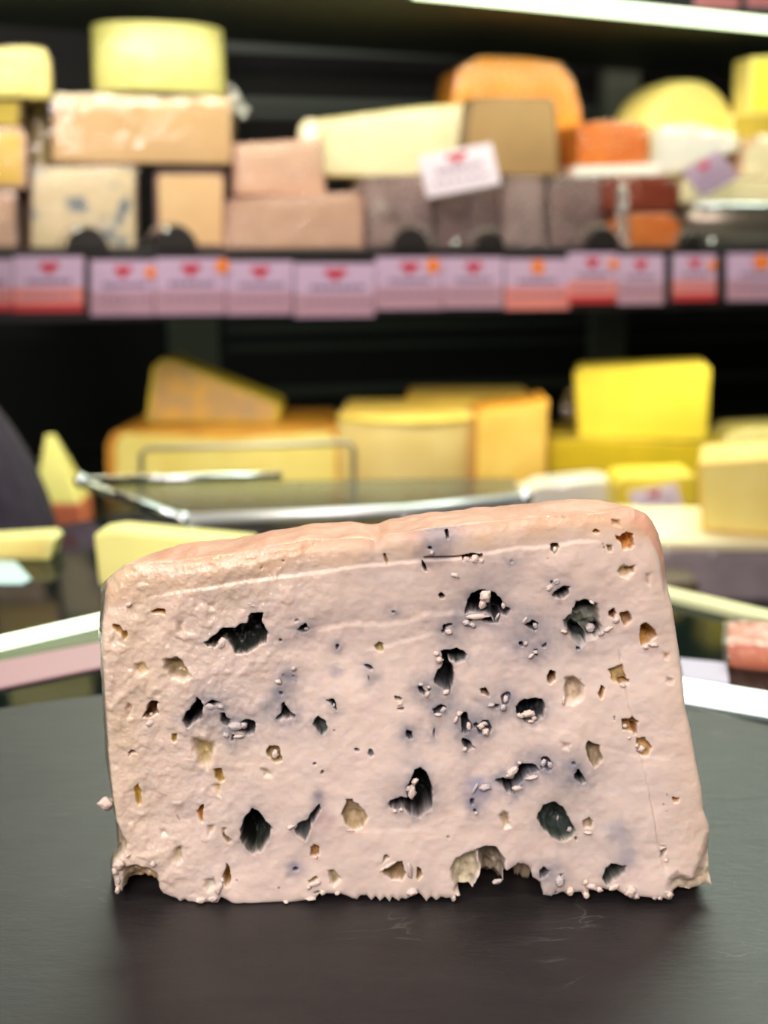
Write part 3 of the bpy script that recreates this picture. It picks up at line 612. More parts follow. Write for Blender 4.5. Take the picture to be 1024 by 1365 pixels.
    dep += .07 * fbm(X, Y, 3.0, 401, 1) * sst(3, 8, dep)
    # edge rounding
    e = np.clip(-sd, 0, None)
    edge_top = 1 - sst(18, 60, Y - ysil); dep += (2.2 * np.exp(-e / 9.0)) * edge_top
    dep += .7 * np.exp(-e / 3.0) * (1 - edge_top)
    dep += 2.2 * np.exp(-e / 10) * (1 - sst(150, 185, X)) * (1 - sst(800, 850, Y))
    # ---- to world
    a = (Xs - 512) / F; b = -(Ys - 682.5) / F
    ry = math.cos(PITCH) + b * math.sin(PITCH); rz = -math.sin(PITCH) + b * math.cos(PITCH)
    t = CAM_D / ry
    WX = a * t; WZ = CAM_H + rz * t; WY = dep * 0.001
    WZ = np.maximum(WZ, 0.0003)
    used = np.zeros(H * W, bool); used[q.ravel()] = True
    remap = -np.ones(H * W, int); remap[used] = np.arange(used.sum())
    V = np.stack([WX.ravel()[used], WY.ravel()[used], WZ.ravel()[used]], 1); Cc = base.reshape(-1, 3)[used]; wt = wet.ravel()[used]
    q = remap[q]
    PX = np.stack([Xs.ravel()[used], Ys.ravel()[used]], 1)
    # boundary loop
    ed = np.concatenate([q[:, [0, 1]], q[:, [1, 2]], q[:, [2, 3]], q[:, [3, 0]]])
    N = len(V); key = ed[:, 0].astype(np.int64) * N + ed[:, 1]; rk = ed[:, 1].astype(np.int64) * N + ed[:, 0]
    bd = ed[~np.isin(key, rk)]
    nxt = {}
    for u_, v_ in bd: nxt.setdefault(int(u_), []).append(int(v_))
    loops = []
    while nxt:
        s0 = next(iter(nxt)); lp = [s0]; cur = s0
        while cur in nxt:
            lst = nxt[cur]; nn = lst.pop()
            if not lst: del nxt[cur]
            cur = nn
            if cur == s0: break
            lp.append(cur)
        loops.append(lp)
    lp = np.array(max(loops, key=len))

    def mesh_from(name, V, faces_quads, cols, wets):
        me = bpy.data.meshes.new(name); me.vertices.add(len(V)); me.vertices.foreach_set('co', V.astype(np.float32).ravel())
        nf = len(faces_quads); me.loops.add(nf * 4); me.loops.foreach_set('vertex_index', faces_quads.astype(np.int32).ravel())
        me.polygons.add(nf); me.polygons.foreach_set('loop_start', np.arange(0, nf * 4, 4, dtype=np.int32)); me.polygons.foreach_set('loop_total', np.full(nf, 4, np.int32))
        me.polygons.foreach_set('use_smooth', np.ones(nf, bool))
        me.update(calc_edges=True)
        ca = me.color_attributes.new('paste_colour', 'FLOAT_COLOR', 'POINT')
        ca.data.foreach_set('color', np.concatenate([cols, np.ones((len(cols), 1))], 1).astype(np.float32).ravel())
        wa = me.attributes.new('wet', 'FLOAT', 'POINT'); wa.data.foreach_set('value', wets.astype(np.float32))
        me.validate(); return me
    root = thing('blue_cheese', 'large upright piece of blue veined cheese, cut face full of dark mould holes', 'cheese', (0, 0.012, 0))
    def fixp(o): o.parent = root; o.location = -Vector(root.location)
    m = bpy.data.materials.new('blue_cheese_paste'); m.use_nodes = True; nt = m.node_tree; bs = nt.nodes['Principled BSDF']; L = nt.links.new
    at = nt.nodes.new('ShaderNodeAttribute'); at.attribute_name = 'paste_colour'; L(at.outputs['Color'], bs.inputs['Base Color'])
    aw = nt.nodes.new('ShaderNodeAttribute'); aw.attribute_name = 'wet'
    bs.inputs['Subsurface Weight'].default_value = .5; bs.inputs['Subsurface Radius'].default_value = (1, .62, .38); bs.inputs['Subsurface Scale'].default_value = .003
    mr = nt.nodes.new('ShaderNodeMapRange'); L(aw.outputs['Fac'], mr.inputs['Value']); mr.inputs['To Min'].default_value = .5; mr.inputs['To Max'].default_value = .33; L(mr.outputs[0], bs.inputs['Roughness'])
    mr2 = nt.nodes.new('ShaderNodeMapRange'); L(aw.outputs['Fac'], mr2.inputs['Value']); mr2.inputs['To Min'].default_value = .3; mr2.inputs['To Max'].default_value = .5; L(mr2.outputs[0], bs.inputs['Specular IOR Level'])
    tc = nt.nodes.new('ShaderNodeTexCoord')
    n1 = nt.nodes.new('ShaderNodeTexNoise'); n1.inputs['Scale'].default_value = 900; n1.inputs['Detail'].default_value = 3; L(tc.outputs['Object'], n1.inputs[0])
    n2 = nt.nodes.new('ShaderNodeTexNoise'); n2.inputs['Scale'].default_value = 260; n2.inputs['Detail'].default_value = 3; L(tc.outputs['Object'], n2.inputs[0])
    ad = nt.nodes.new('ShaderNodeMath'); ad.operation = 'MULTIPLY_ADD'; L(n2.outputs['Fac'], ad.inputs[0]); ad.inputs[1].default_value = .9; L(n1.outputs['Fac'], ad.inputs[2])
    bp = nt.nodes.new('ShaderNodeBump'); bp.inputs['Distance'].default_value = .0007
    mr3 = nt.nodes.new('ShaderNodeMapRange'); L(aw.outputs['Fac'], mr3.inputs['Value']); mr3.inputs['To Min'].default_value = .12; mr3.inputs['To Max'].default_value = .3; L(mr3.outputs[0], bp.inputs['Strength'])
    L(ad.outputs[0], bp.inputs['Height']); L(bp.outputs[0], bs.inputs['Normal'])
    # moist film: its own sharp ripple makes the tiny glints
    n5 = nt.nodes.new('ShaderNodeTexNoise'); n5.inputs['Scale'].default_value = 560; n5.inputs['Detail'].default_value = 2; L(tc.outputs['Object'], n5.inputs[0])
    bp2 = nt.nodes.new('ShaderNodeBump'); bp2.inputs['Distance'].default_value = .0012; bp2.inputs['Strength'].default_value = .9; L(n5.outputs['Fac'], bp2.inputs['Height']); L(bp2.outputs[0], bs.inputs['Coat Normal'])
    mr4 = nt.nodes.new('ShaderNodeMapRange'); L(aw.outputs['Fac'], mr4.inputs['Value']); mr4.inputs['To Min'].default_value = 0; mr4.inputs['To Max'].default_value = .85; L(mr4.outputs[0], bs.inputs['Coat Weight']); bs.inputs['Coat Roughness'].default_value = .07
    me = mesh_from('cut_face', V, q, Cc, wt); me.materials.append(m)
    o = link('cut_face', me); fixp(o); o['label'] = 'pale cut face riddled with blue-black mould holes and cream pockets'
    # ---- rind: loops running back from the outline
    B = V[lp]; BP = PX[lp]; nb = len(lp)
    ts = np.r_[0, .0005, np.arange(.001, .0290, .001), .0295]
    isL = (1 - sst(175, 260, BP[:, 0])) * (1 - sst(-10, 25, BP[:, 0] - 135 - .05 * (BP[:, 1] - 800)))
    isL = (1 - sst(150, 190, BP[:, 0])) * sst(752, 800, BP[:, 1])
    yy = np.interp(BP[:, 0], [a for a, b in SIL_T], [b for a, b in SIL_T])
    isT = (1 - sst(35, 70, BP[:, 1] - yy)) * sst(140, 200, BP[:, 0])
    isB = sst(1120, 1150, BP[:, 1])
    arc = np.cumsum(np.r_[0, np.hypot(*(np.diff(BP, axis=0).T))])
    rings = []; rc = []; rw = []
    kw = 41; ker = np.hanning(kw + 2)[1:-1]; ker /= ker.sum()
    Bs = np.stack([np.convolve(np.r_[B[-kw:, c_], B[:, c_], B[:kw, c_]], ker, 'same')[kw:-kw] for c_ in range(3)], 1)
    for kk, tt in enumerate(ts):
        gs_ = float(sst(0, .0022, np.array(tt))) * (1 - .6 * isB)[:, None]; R_ = B * (1 - gs_) + Bs * gs_; R_[:, 1] = B[:, 1] + (0.0295 - B[:, 1]) * (tt / .0295)
        s = tt / .0295
        bulge = math.sin(min(1, s * 1.5) * PI / 2) - max(0, s - .55) ** 2 * 3.0
        R_[:, 0] -= isL * 0.0046 * bulge
        R_[:, 2] -= isT * 0.007 * max(0, s - .35) ** 2 * 1.2 
        wx_ = np.clip((BP[:, 0] - 140) / 80, 0, 1) * (1 - np.clip((BP[:, 0] - 800) / 75, 0, 1)); R_[:, 2] -= 0.0062 * s * (1 - wx_) * (1 - sst(45, 110, BP[:, 1] - yy))
        R_[:, 0] -= (BP[:, 0] > 850) * 0.004 * s * s
        R_[:, 0] += 0.01 * max(0, s - .8) ** 2 * -np.sign(B[:, 0]) * (1 - isB)
        
        nz = np.array([mnoise.noise(Vector(p_) * 90) + .35 * mnoise.noise(Vector(p_) * 260) + .10 * mnoise.noise(Vector(p_) * 600) for p_ in R_.tolist()])
        am = (.0007 * isT + .0005 * isL + .0002) * min(1, s * 9)
        R_[:, 2] += nz * am * isT; R_[:, 0] += nz * am * (1 - isT) * (1 - isB)
        g = float(sst(.004, .012, np.array(tt)))
        R_[:, 2] = np.where(BP[:, 1] > 1130, R_[:, 2] * (1 - g) + 0.0003 * g, R_[:, 2])
        R_[:, 2] = np.maximum(R_[:, 2], .0003)
        rings.append(R_)
        pink = C3((186, 138, 114)) * (1 + .16 * nz)[:, None]; grey = C3((120, 116, 98)) * (1 + .35 * vnoise(arc % 1300, np.full(nb, 50 + tt * 5000), 6, 507))[:, None]
        body = C3((222, 200, 174)) * np.ones((nb, 1)) * (1 + .1 * nz)[:, None]
        cc = Cc[lp] * (1 - min(1, s * 14)) + min(1, s * 14) * (body * (1 - isT - isL * (1 - isT))[:, None] + pink * isT[:, None] + grey * (isL * (1 - isT))[:, None])
        rc.append(np.clip(cc, 0.01, 1)); rw.append(np.clip(wt[lp] * .25 * (1 - isT) + isT * .12 + isL * .6, 0, 1))
    RV = np.concatenate(rings); fq = []
    ii = np.arange(nb); jj = (ii + 1) % nb
    for r_ in range(len(ts) - 1): fq.append(np.stack([ii + r_ * nb, jj + r_ * nb, jj + (r_ + 1) * nb, ii + (r_ + 1) * nb], 1))
    fq = np.concatenate(fq)
    me = mesh_from('rind', RV, fq, np.concatenate(rc), np.concatenate(rw)); me.materials.append(m)
    o = link('rind', me); fixp(o); o['label'] = 'pink-tan wrinkled moist rind over the top, grey on the left'
    # back
    bm = bmesh.new(); st = max(1, nb // 400)
    vs = [bm.verts.new(p) for p in rings[-1][::st]]; bm.faces.new(vs); bmesh.ops.triangulate(bm, faces=bm.faces[:])
    o = from_bm('back_face', bm, mat('back_paste', (226, 206, 184), .5)); fixp(o)
    # ---- crumbs: small ragged curds, some stuck in the holes
    cm = mat('curd_crumb', (228, 209, 198), .4, sss=.3, bump=.3, bscale=700); cg = mat('grey_curd_crumb', (176, 172, 176), .4, var=(212, 204, 202), scale=500, bump=.3, bscale=700)
    CRB = [('I', 104, 150, 58, 48, .5, 1.5, 'c'), ('C', 525, 655, 38, 46, .4, .6, 'c'), ('C', 505, 710, 26, 40, .3, .8, 'c'), ('C', 400, 418, 22, 20, 0, .4, 'c'), ('C', 455, 415, 30, 30, 0, .4, 'c'), ('C', 498, 428, 20, 18, 0, .3, 'c'), ('C', 325, 520, 34, 20, .3, 0, 'c'),
           ('C', 470, 790, 80, 20, -.05, .4, 'c'), ('C', 640, 720, 16, 22, 0, .5, 'c'), ('C', 600, 790, 10, 30, .4, .8, 'g'), ('C', 175, 375, 18, 18, 0, 0, 'g'), ('C', 400, 830, 26, 22, 0, .3, 'g'),
           ('C', 940, 600, 36, 22, -.6, .3, 'c'), ('C', 985, 560, 30, 26, .2, .2, 'g'), ('C', 975, 355, 16, 22, 0, .8, 'c'),
           ('D', 400, 860, 22, 18, 0, .2, 'c'), ('H', 390, 90, 18, 15, .3, .4, 'c'), ('H', 345, 140, 34, 16, -.5, .2, 'c'), ('H', 300, 170, 26, 14, -.5, .2, 'g'), ('H', 228, 130, 36, 32, .2, 3, 'g'), ('H', 60, 155, 26, 12, .3, 0, 'c'), ('H', 640, 240, 36, 16, .0, .3, 'c'), ('H', 590, 258, 20, 14, .2, .3, 'c'), ('H', 440, 505, 26, 15, .4, .1, 'c'), ('H', 455, 768, 20, 15, 0, .5, 'c'),
           ('H', 55, 600, 12, 34, 0, .2, 'c'), ('D', 240, 745, 20, 10, .4, .1, 'c'),
           ('E', 395, 405, 46, 30, -.3, .6, 'c'), ('E', 415, 380, 26, 16, .3, 1, 'c'), ('E', 580, 375, 34, 22, .2, .6, 'g'), ('E', 780, 300, 40, 22, .3, .2, 'g'), ('E', 850, 300, 30, 22, .3, .2, 'g'), ('E', 950, 430, 58, 32, 0, .2, 'g'), ('E', 885, 490, 24, 18, 0, 0, 'g'), ('E', 1000, 425, 26, 22, 0, .5, 'g'), ('E', 965, 495, 40, 12, 0, 0, 'c'), ('E', 400, 350, 15, 12, 0, 1.5, 'c'),
           ('A', 860, 670, 30, 42, .2, .3, 'c'), ('A', 250, 420, 26, 14, -.4, 0, 'c'), 
           ('B', 55, 668, 54, 17, .2, -.1, 'c'), ('B', 20, 655, 22, 14, 0, -.1, 'c'),
           ('B', 385, 820, 18, 12, 0, 1.5, 'g'),
           ('F', 180, 805, 24, 36, .1, .8, 'c'), ('F', 990, 480, 26, 15, -.3, .2, 'c'), ('F', 300, 250, 18, 14, 0, .1, 'g'), ('F', 562, 488, 10, 14, 0, .8, 'g'), ('F', 200, 335, 22, 18, 0, 0, 'c'),
           ('G', 225, 290, 26, 24, 0, -.1, 'c'), ('G', 205, 250, 22, 16, 0, -.1, 'c'), ('G', 268, 500, 26, 16, -.4, .2, 'c'), ('G', 145, 515, 18, 26, .3, .3, 'c'), ('G', 155, 468, 16, 12, .2, .3, 'g'), ('G', 105, 450, 22, 12, .2, .3, 'g'), ('G', 285, 108, 30, 22, .2, .5, 'c'), ('G', 440, 65, 26, 16, .4, .2, 'g'),
           ('G', 250, 615, 22, 26, .3, .8, 'g'), ('G', 215, 645, 26, 10, 0, .2, 'c'), ('G', 355, 640, 22, 18, -.5, .1, 'c'), ('G', 330, 680, 12, 30, .5, 0, 'c'), ('G', 415, 722, 18, 30, -.1, .6, 'c'), ('G', 495, 720, 26, 26, .6, .5, 'c'), ('G', 525, 758, 26, 30, .3, .4, 'c'), ('G', 520, 705, 22, 14, .3, .3, 'g'),
           ('G', 848, 70, 18, 24, -.3, .4, 'g'), ('G', 780, 30, 12, 30, .5, .1, 'c'), ('G', 785, 185, 14, 16, .0, .2, 'g'), ('G', 850, 240, 18, 14, 0, .4, 'g'), ('G', 820, 265, 26, 12, -.7, 0, 'c'), ('G', 655, 545, 18, 28, .2, .6, 'c'), ('G', 640, 600, 22, 22, 0, .3, 'g'), ('G', 560, 585, 26, 14, 0, .2, 'g'), ('G', 800, 640, 48, 26, -.25, .7, 'c'), ('G', 840, 670, 20, 20, 0, .7, 'c'), ('G', 750, 655, 28, 16, .3, .2, 'c'), ('G', 820, 690, 26, 10, 0, .3, 'c'),
           ('K', 390, 92, 18, 18, 0, .3, 'c'), ('K', 65, 300, 20, 30, .8, -.2, 'c'), ('K', 45, 370, 30, 56, .1, .1, 'c'), ('K', 20, 345, 30, 22, 0, 0, 'c'), ('K', 700, 235, 50, 26, -.7, .3, 'c'), ('K', 680, 262, 30, 14, 0, .2, 'c'), ('K', 825, 275, 46, 16, -.3, .2, 'c'), ('K', 730, 345, 40, 20, -.1, .2, 'c'), ('K', 945, 195, 20, 26, -.2, .2, 'g'), ('K', 900, 180, 20, 28, .4, .2, 'g'), ('K', 455, 345, 12, 46, .4, .1, 'g'), ('K', 520, 340, 42, 26, -.3, -.1, 'g'), ('K', 462, 505, 14, 10, 0, 0, 'c'),
           ('K', 745, 180, 16, 10, 0, 0, 'c'), ('L', 15, 560, 8, 18, .2, 3, 'g'), ('L', 90, 630, 20, 20, 0, 3, 'g'), ('L', 205, 650, 30, 8, 0, 0, 'c'),
           ('J', 925, 745, 60, 14, -.55, -.1, 'c'), ('J', 875, 775, 26, 12, -.7, -.1, 'c'), ('J', 435, 868, 50, 16, -.25, -.1, 'c'), ('J', 400, 890, 24, 14, -.6, -.1, 'c'), ('J', 410, 965, 40, 14, -.1, -.1, 'c'), ('J', 490, 925, 24, 22, 0, 0, 'c'), ('J', 585, 930, 22, 14, -.3, 0, 'c'), ('J', 960, 395, 20, 14, .3, .1, 'c'), ('J', 1000, 385, 18, 12, .5, .1, 'c'), ('J', 250, 985, 20, 10, .0, 0, 'c'), ('J', 280, 500, 30, 14, -.4, .1, 'c'), ('J', 670, 520, 40, 7, .05, 0, 'c'), ('J', 445, 695, 14, 9, 0, .3, 'c'),
           ('K', 30, 880, 22, 70, -.1, -.3, 'c'), ('K', 45, 1020, 40, 30, -.5, -.3, 'c'), ('K', 345, 1035, 16, 10, .3, 0, 'c'), ('K', 320, 1060, 14, 24, 0, 0, 'c'), ('K', 600, 950, 40, 18, -.2, 2, 'g'),
           ('L', 190, 960, 22, 20, 0, -.4, 'c'), ('L', 225, 985, 46, 22, .3, -.4, 'c'), ('L', 275, 1005, 26, 20, .2, -.3, 'c'), ('L', 195, 1040, 24, 26, 0, -.4, 'c'), ('L', 365, 990, 42, 18, -.4, -.3, 'c'), ('L', 470, 1015, 40, 46, .2, -.5, 'c'), ('L', 505, 1045, 22, 20, 0, -.4, 'c'), ('L', 710, 1035, 28, 28, 0, -.5, 'c'), ('L', 690, 1020, 20, 16, 0, -.4, 'c'), ('L', 650, 1055, 16, 14, 0, -.3, 'c'), ('L', 615, 1052, 12, 12, 0, -.3, 'c'), ('L', 610, 1052, 10, 12, 0, -.3, 'c'), ('L', 690, 822, 18, 10, 0, 0, 'c'), ('L', 700, 450, 14, 16, .3, .3, 'c'), ('L', 690, 505, 16, 8, 0, 0, 'c'), ('L', 535, 130, 26, 26, .2, .6, 'c'), ('L', 505, 110, 18, 16, .2, .4, 'c'), ('L', 460, 60, 18, 10, 0, .2, 'c'), ('L', 30, 955, 34, 40, .3, 0, 'g'), ('L', 95, 1015, 30, 30, .3, -.2, 'c'),
           ('I', 190, 545, 44, 42, .3, .2, 'c'), ('I', 165, 590, 26, 34, .2, .6, 'c'), ('I', 410, 545, 24, 26, 0, 0, 'c'), ('I', 185, 650, 24, 40, 0, 1.0, 'c'), ('I', 180, 715, 20, 30, .1, .8, 'c'), ('I', 840, 700, 26, 50, .35, -.2, 'c'), ('I', 862, 650, 16, 18, 0, 0, 'c'), ('I', 245, 490, 20, 14, -.4, .2, 'c'), ('I', 800, 770, 40, 24, -.2, -.1, 'c'), ('I', 720, 780, 40, 22, 0, -.1, 'c')]
    protos = []
    for sd_ in range(5):
        bm = bmesh.new(); bmesh.ops.create_icosphere(bm, subdivisions=3, radius=1.0)
        for v in bm.verts:
            n = v.co.normalized(); off = Vector((sd_ * 9.1, 3.3, 1.7))
            v.co = n * (1 + .42 * mnoise.noise(n * 1.7 + off) + .22 * mnoise.noise(n * 4.2 + off) + .1 * mnoise.noise(n * 9 + off))
        bmesh.ops.recalc_face_normals(bm, faces=bm.faces[:])
        pair = {}
        me = bpy.data.meshes.new('crumb'); bm.to_mesh(me); bm.free(); me.materials.append(cm); me.polygons.foreach_set('use_smooth', [True] * len(me.polygons))
        m2 = me.copy(); m2.materials.clear(); m2.materials.append(cg); protos.append((me, m2))
    for i, (c, x, y, rx, ry_, rot, dd, ty) in enumerate(CRB):
        ox, oy, s = CR[c]; px = ox + x / s; py = oy + y / s; P = onp(px, py, dd * .001)
        kx = (CAM_D) / F * 1.06 / s
        o = bpy.data.objects.new('crumb', protos[i % 5][1 if ty == 'g' else 0]); COL.objects.link(o); o.parent = root
        if dd == 1.5 and c == 'I': P = onp(px, py, 0.006)
        hz = ry_ * kx * .92
        P.z = max(P.z, hz * 1.0 + .0002)
        o.location = P - Vector(root.location)
        o.scale = (rx * kx * .88, max(.0006, min(rx, ry_) * kx * .8), hz)
        o.rotation_euler = (random.uniform(-.2, .2), -(-rot) if False else rot, 0)
        if c == 'I' and x == 75: o['label'] = 'pale crumb clinging to the left side rind'
make_blue()
# ------------------------------------------------------------------ cheeses and things behind the counter
def paste(name, rgb, var=None, rough=0.45, **k):
    v = var or tuple(max(0, int(c * .93)) for c in rgb)
    k.setdefault('scale', 22); k.setdefault('bump', .25); k.setdefault('bscale', 90)
    return mat(name, rgb, rough, var=v, **k)
def inset2(pts, w):
    """move a 3-D planar outline inwards (towards its centroid) by w"""
    c = sum(pts, Vector()) / len(pts)
    return [p + (c - p) * min(.45, w / max(1e-6, (c - p).length) * 1.25) for p in pts]
def smooth_poly(pts, r=0.25):
    out = []
    n = len(pts)
    for i in range(n):
        p = Vector(pts[i]); a = Vector(pts[i - 1]); b = Vector(pts[(i + 1) % n])
        for t in (r, r * .45): out.append(tuple(p + (a - p) * t * .5))
        for t in (r * .45, r): out.append(tuple(p + (b - p) * t * .5))
    return out
def slab(name, label, px, v=0.0, depth=.10, face=None, rind=None, zb=None, k=K, Y0=None, bev=.004, rim=.004, group=None, cat='cheese',
         wrap=None, taper=(0, 0), mark=None, zoff=0, cutname='cut_face', wname='plastic_wrap', rd=0.0):
    """a piece of cheese whose broad side is seen: outline from its corners, real depth behind, a rind and a cut face"""
    Yp = (YU + v / math.cos(ANG)) if Y0 is None else Y0
    P = [onp(x, y, Yp, k) for x, y in (smooth_poly(px, rd) if rd else px)]
    zmin = min(p.z for p in P); P0 = [p.copy() for p in P]
    if zb is not None:
        for p in P:
            if p.z < zmin + min(.012, .3 * (max(q_.z for q_ in P0) - zmin)): p.z = zb
    n = nrm(k); base = Vector((sum(p.x for p in P) / len(P), sum(p.y for p in P) / len(P), min(p.z for p in P))) + n * depth / 2
    root = thing(name, label, cat, base, group)
    c = sum(P, Vector()) / len(P)
    back = [p + n * depth + Vector(((c.x - p.x) * taper[0], 0, (c.z - p.z) * taper[1])) for p in P]
    if zb is not None:
        for p, b in zip(P, back):
            if abs(p.z - zb) < 1e-5: b.z = zb
    o = from_bm('rind', prism_bm([p - base for p in P], [p - base for p in back], bev), rind or face, root, True)
    ins = [p - n * .0006 for p in inset2(P, rim)]
    if zb is not None:
        for p in ins: p.z = max(p.z, zb + .002)
    o = from_bm(cutname, prism_bm([p - base for p in ins], [p + n * .003 - base for p in ins], .0004, 1), face, root)
    if wrap:
        e = .0022
        F_ = [p + (p - c).normalized() * e - n * e for p in P]; B_ = [p + (p - c).normalized() * e + n * e for p in back]
        if zb is not None:
            for p in F_ + B_: p.z = max(p.z, zb + .0005)
        bm = prism_bm([p - base for p in F_], [p - base for p in B_], bev * .8, 1)
        bmesh.ops.triangulate(bm, faces=bm.faces[:])
        bmesh.ops.subdivide_edges(bm, edges=bm.edges[:], cuts=3, use_grid_fill=True)
        for vt in bm.verts:
            q = vt.co * 30 + Vector((base.x * 10, 0, 0)); d_ = Vector((mnoise.noise(q), mnoise.noise(q + Vector((5, 0, 0))), mnoise.noise(q + Vector((0, 7, 0)))))
            vt.co += d_ * .0014
        from_bm(wname, bm, wrap, root, True)
    return root
def wheel(name, label, px0, px1, pyt, Yc, zb, face, rind, a0=-PI, a1=0.0, ratio=1.0, top=None, cat='cheese', group=None, zt=None, wrap=None, rimm=None):
    """an upright-walled round of cheese, curved side to the camera"""
    A = onp(px0, (pyt), Yc); B = onp(px1, pyt, Yc); R = (B.x - A.x) / 2; cx = (A.x + B.x) / 2; zt = zt or A.z
    base = Vector((cx, Yc + R * ratio * .0, zb)); root = thing(name, label, cat, base, group)
    n = 56; ring = []
    for i in range(n):
        a = 2 * PI * i / n; ring.append(Vector((R * math.cos(a), R * ratio * math.sin(a), 0)))
    h = zt - zb; bm = bmesh.new(); prof = [(0.0, .93), (.04, .975), (.14, 1.0), (.5, 1.006), (.86, 1.0), (.95, .985), (1.0, .95)]
    rs = [[bm.verts.new((p.x * s, p.y * s, h * z)) for p in ring] for z, s in prof]
    for a, b in zip(rs, rs[1:]):
        for i in range(n): bm.faces.new((a[i], a[(i + 1) % n], b[(i + 1) % n], b[i]))
    bm.faces.new(rs[0][::-1]); bm.faces.new(rs[-1])
    from_bm('rind', bm, rind, root, True)
    bm = bmesh.new(); r1 = [bm.verts.new((p.x * .93, p.y * .93, h - .0008)) for p in ring]; r2 = [bm.verts.new((p.x * .925, p.y * .925, h + .0006)) for p in ring]
    for i in range(n): bm.faces.new((r1[i], r1[(i + 1) % n], r2[(i + 1) % n], r2[i]))
    bm.faces.new(r2); bm.faces.new(r1[::-1])
    from_bm('top_face', bm, top or face, root)
    if wrap:
        bm = bmesh.new(); rs = [[bm.verts.new((p.x * s * 1.02, p.y * s * 1.02, h * z * 1.012 + .0004)) for p in ring] for z, s in prof]
        for a, b in zip(rs, rs[1:]):
            for i in range(n): bm.faces.new((a[i], a[(i + 1) % n], b[(i + 1) % n], b[i]))
        bm.faces.new(rs[-1])
        for vt in bm.verts: vt.co += Vector((mnoise.noise(vt.co * 40), mnoise.noise(vt.co * 40 + Vector((3, 1, 2))), 0)) * .0012
        from_bm('plastic_wrap', bm, wrap, root, True)
    return root

P_ = dict(
 yg=paste('yellow_green_paste', (236, 232, 150), (226, 222, 136)), beige=paste('beige_paste', (226, 192, 146), (216, 180, 134)), pinkb=paste('pinkish_beige_paste', (222, 184, 158), (206, 168, 146)),
 pinkr=paste('pinkish_rind', (196, 152, 136)), brownr=paste('brown_rind', (122, 96, 62), (92, 72, 48)), cream=paste('cream_paste', (240, 232, 196), (230, 220, 176)),
 pale=paste('pale_yellow_paste', (240, 226, 140), (232, 214, 122)), yel=paste('bright_yellow_paste', (244, 226, 78), (236, 214, 62)), gold=paste('golden_rind', (226, 166, 62), (200, 136, 48), scale=30),
 gold2=paste('golden_paste', (238, 206, 110), (228, 188, 86)), olive=paste('olive_yellow_rind', (190, 168, 60), (166, 146, 48)), orange=paste('orange_wax', (255, 176, 0), (255, 156, 0), .3), orr=paste('orange_brown_rind', (222, 132, 58), (196, 104, 42), .35),
 red=paste('red_brown_wax', (142, 62, 36), (112, 46, 28), .3), taupe=paste('taupe_mould_rind', (130, 98, 96), (88, 68, 70), .6, bump=.8), taupel=paste('pale_taupe_rind', (166, 138, 134), (112, 90, 92), .6, bump=.8),
 tan=paste('tan_paste', (160, 132, 92), (146, 118, 80)), greyl=paste('lilac_grey_rind', (176, 166, 172), (148, 138, 146), .5, bump=.8), wht=paste('white_paper', (240, 240, 232), (230, 230, 226), .4),
 blue=mat('blue_veined_paste', (222, 206, 168), .45, stops=[(.40, (226, 208, 168)), (.56, (220, 204, 170)), (.61, (150, 154, 152)), (.68, (104, 116, 128))], scale=34, detail=2.0, bump=.2),
 rimd=paste('dark_rim', (92, 78, 58)), mot=paste('mottled_rind', (236, 184, 86), (186, 160, 128), scale=28), ywh=paste('yellow_whey', (226, 200, 70)))
US = UZ        # top of the upper shelf
fl, fl2 = M['film'], M['film2']; fl3 = film('crackled_film', gloss=.09, rough=.12, bscale=110, strength=1.0)
def zat(px, py, v): return onp(px, py, YU + v / math.cos(ANG), K).z
up = 'cheeses on the upper shelf'
g = dict(group=None)
# left stack, bottom to top
slab('cheese_block', 'blue spotted white cheese block in clear wrap at the foot of the tall left stack', [(38, 328), (40, 222), (182, 220), (184, 328)], .035, .10, P_['blue'], P_['taupel'], US, wrap=fl, rim=.003)
slab('cheese_block', 'plain beige cheese block beside the blue spotted one, under the wide wrapped block', [(208, 328), (206, 228), (300, 228), (302, 322), (298, 328)], .045, .09, P_['beige'], P_['taupe'], US, wrap=None, rd=.2)
zs = zat(100, 221, .035) + .0005
slab('cheese_block', 'wide wrapped beige cheese block lying across the middle of the tall left stack', [(66, 222), (68, 126), (70, 124), (312, 128), (312, 222)], .045, .11, P_['beige'], P_['brownr'], zs + .002, wrap=fl2, rim=.003)
zs2 = zat(100, 126, .045) + .003
A_ = onp(120, 128, YU + .03, K); 
def u_wheel():
    # half round standing on the stack, left flank and curved front
    Yp = YU + .075
    cxp = onp(214, 120, Yp, K); 
    ztop = onp(214, 37, Yp, K).z
    L_ = onp(128, 120, Yp, K); R_ = onp(300, 120, Yp, K); R = (R_ - L_).length / 2
    root = thing('cheese_round', 'pale yellow-green half round of cheese on top of the tall left stack', 'cheese', (cxp.x, cxp.y, zs2 + .002))
    n = 40; pts = []
    for i in range(n + 1):
        a = PI + PI * i / n; pts.append((R * math.cos(a), R * .55 * math.sin(a)))
    pts = [(p[0], p[1]) for p in pts] + [(R * .98, .05), (-R * .98, .05)]
    h = ztop - zs2 - .002
    from_bm('rind', prism_bm([(x, y, h) for x, y in pts], [(x * 1.02, y * 1.0, 0) for x, y in pts], .004), P_['yg'], root, True)
    from_bm('top_face', prism_bm([(x * .95, y * .95, h + .0006) for x, y in pts], [(x * .95, y * .95, h - .001) for x, y in pts]), P_['pale'], root)
    bm = prism_bm([(x * 1.02, y * 1.03, h * 1.015) for x, y in pts], [(x * 1.05, y * 1.04, .001) for x, y in pts], .004, 1)
    from_bm('plastic_wrap', bm, fl, root, True)
    root.rotation_euler = (0, 0, ANG)
u_wheel()
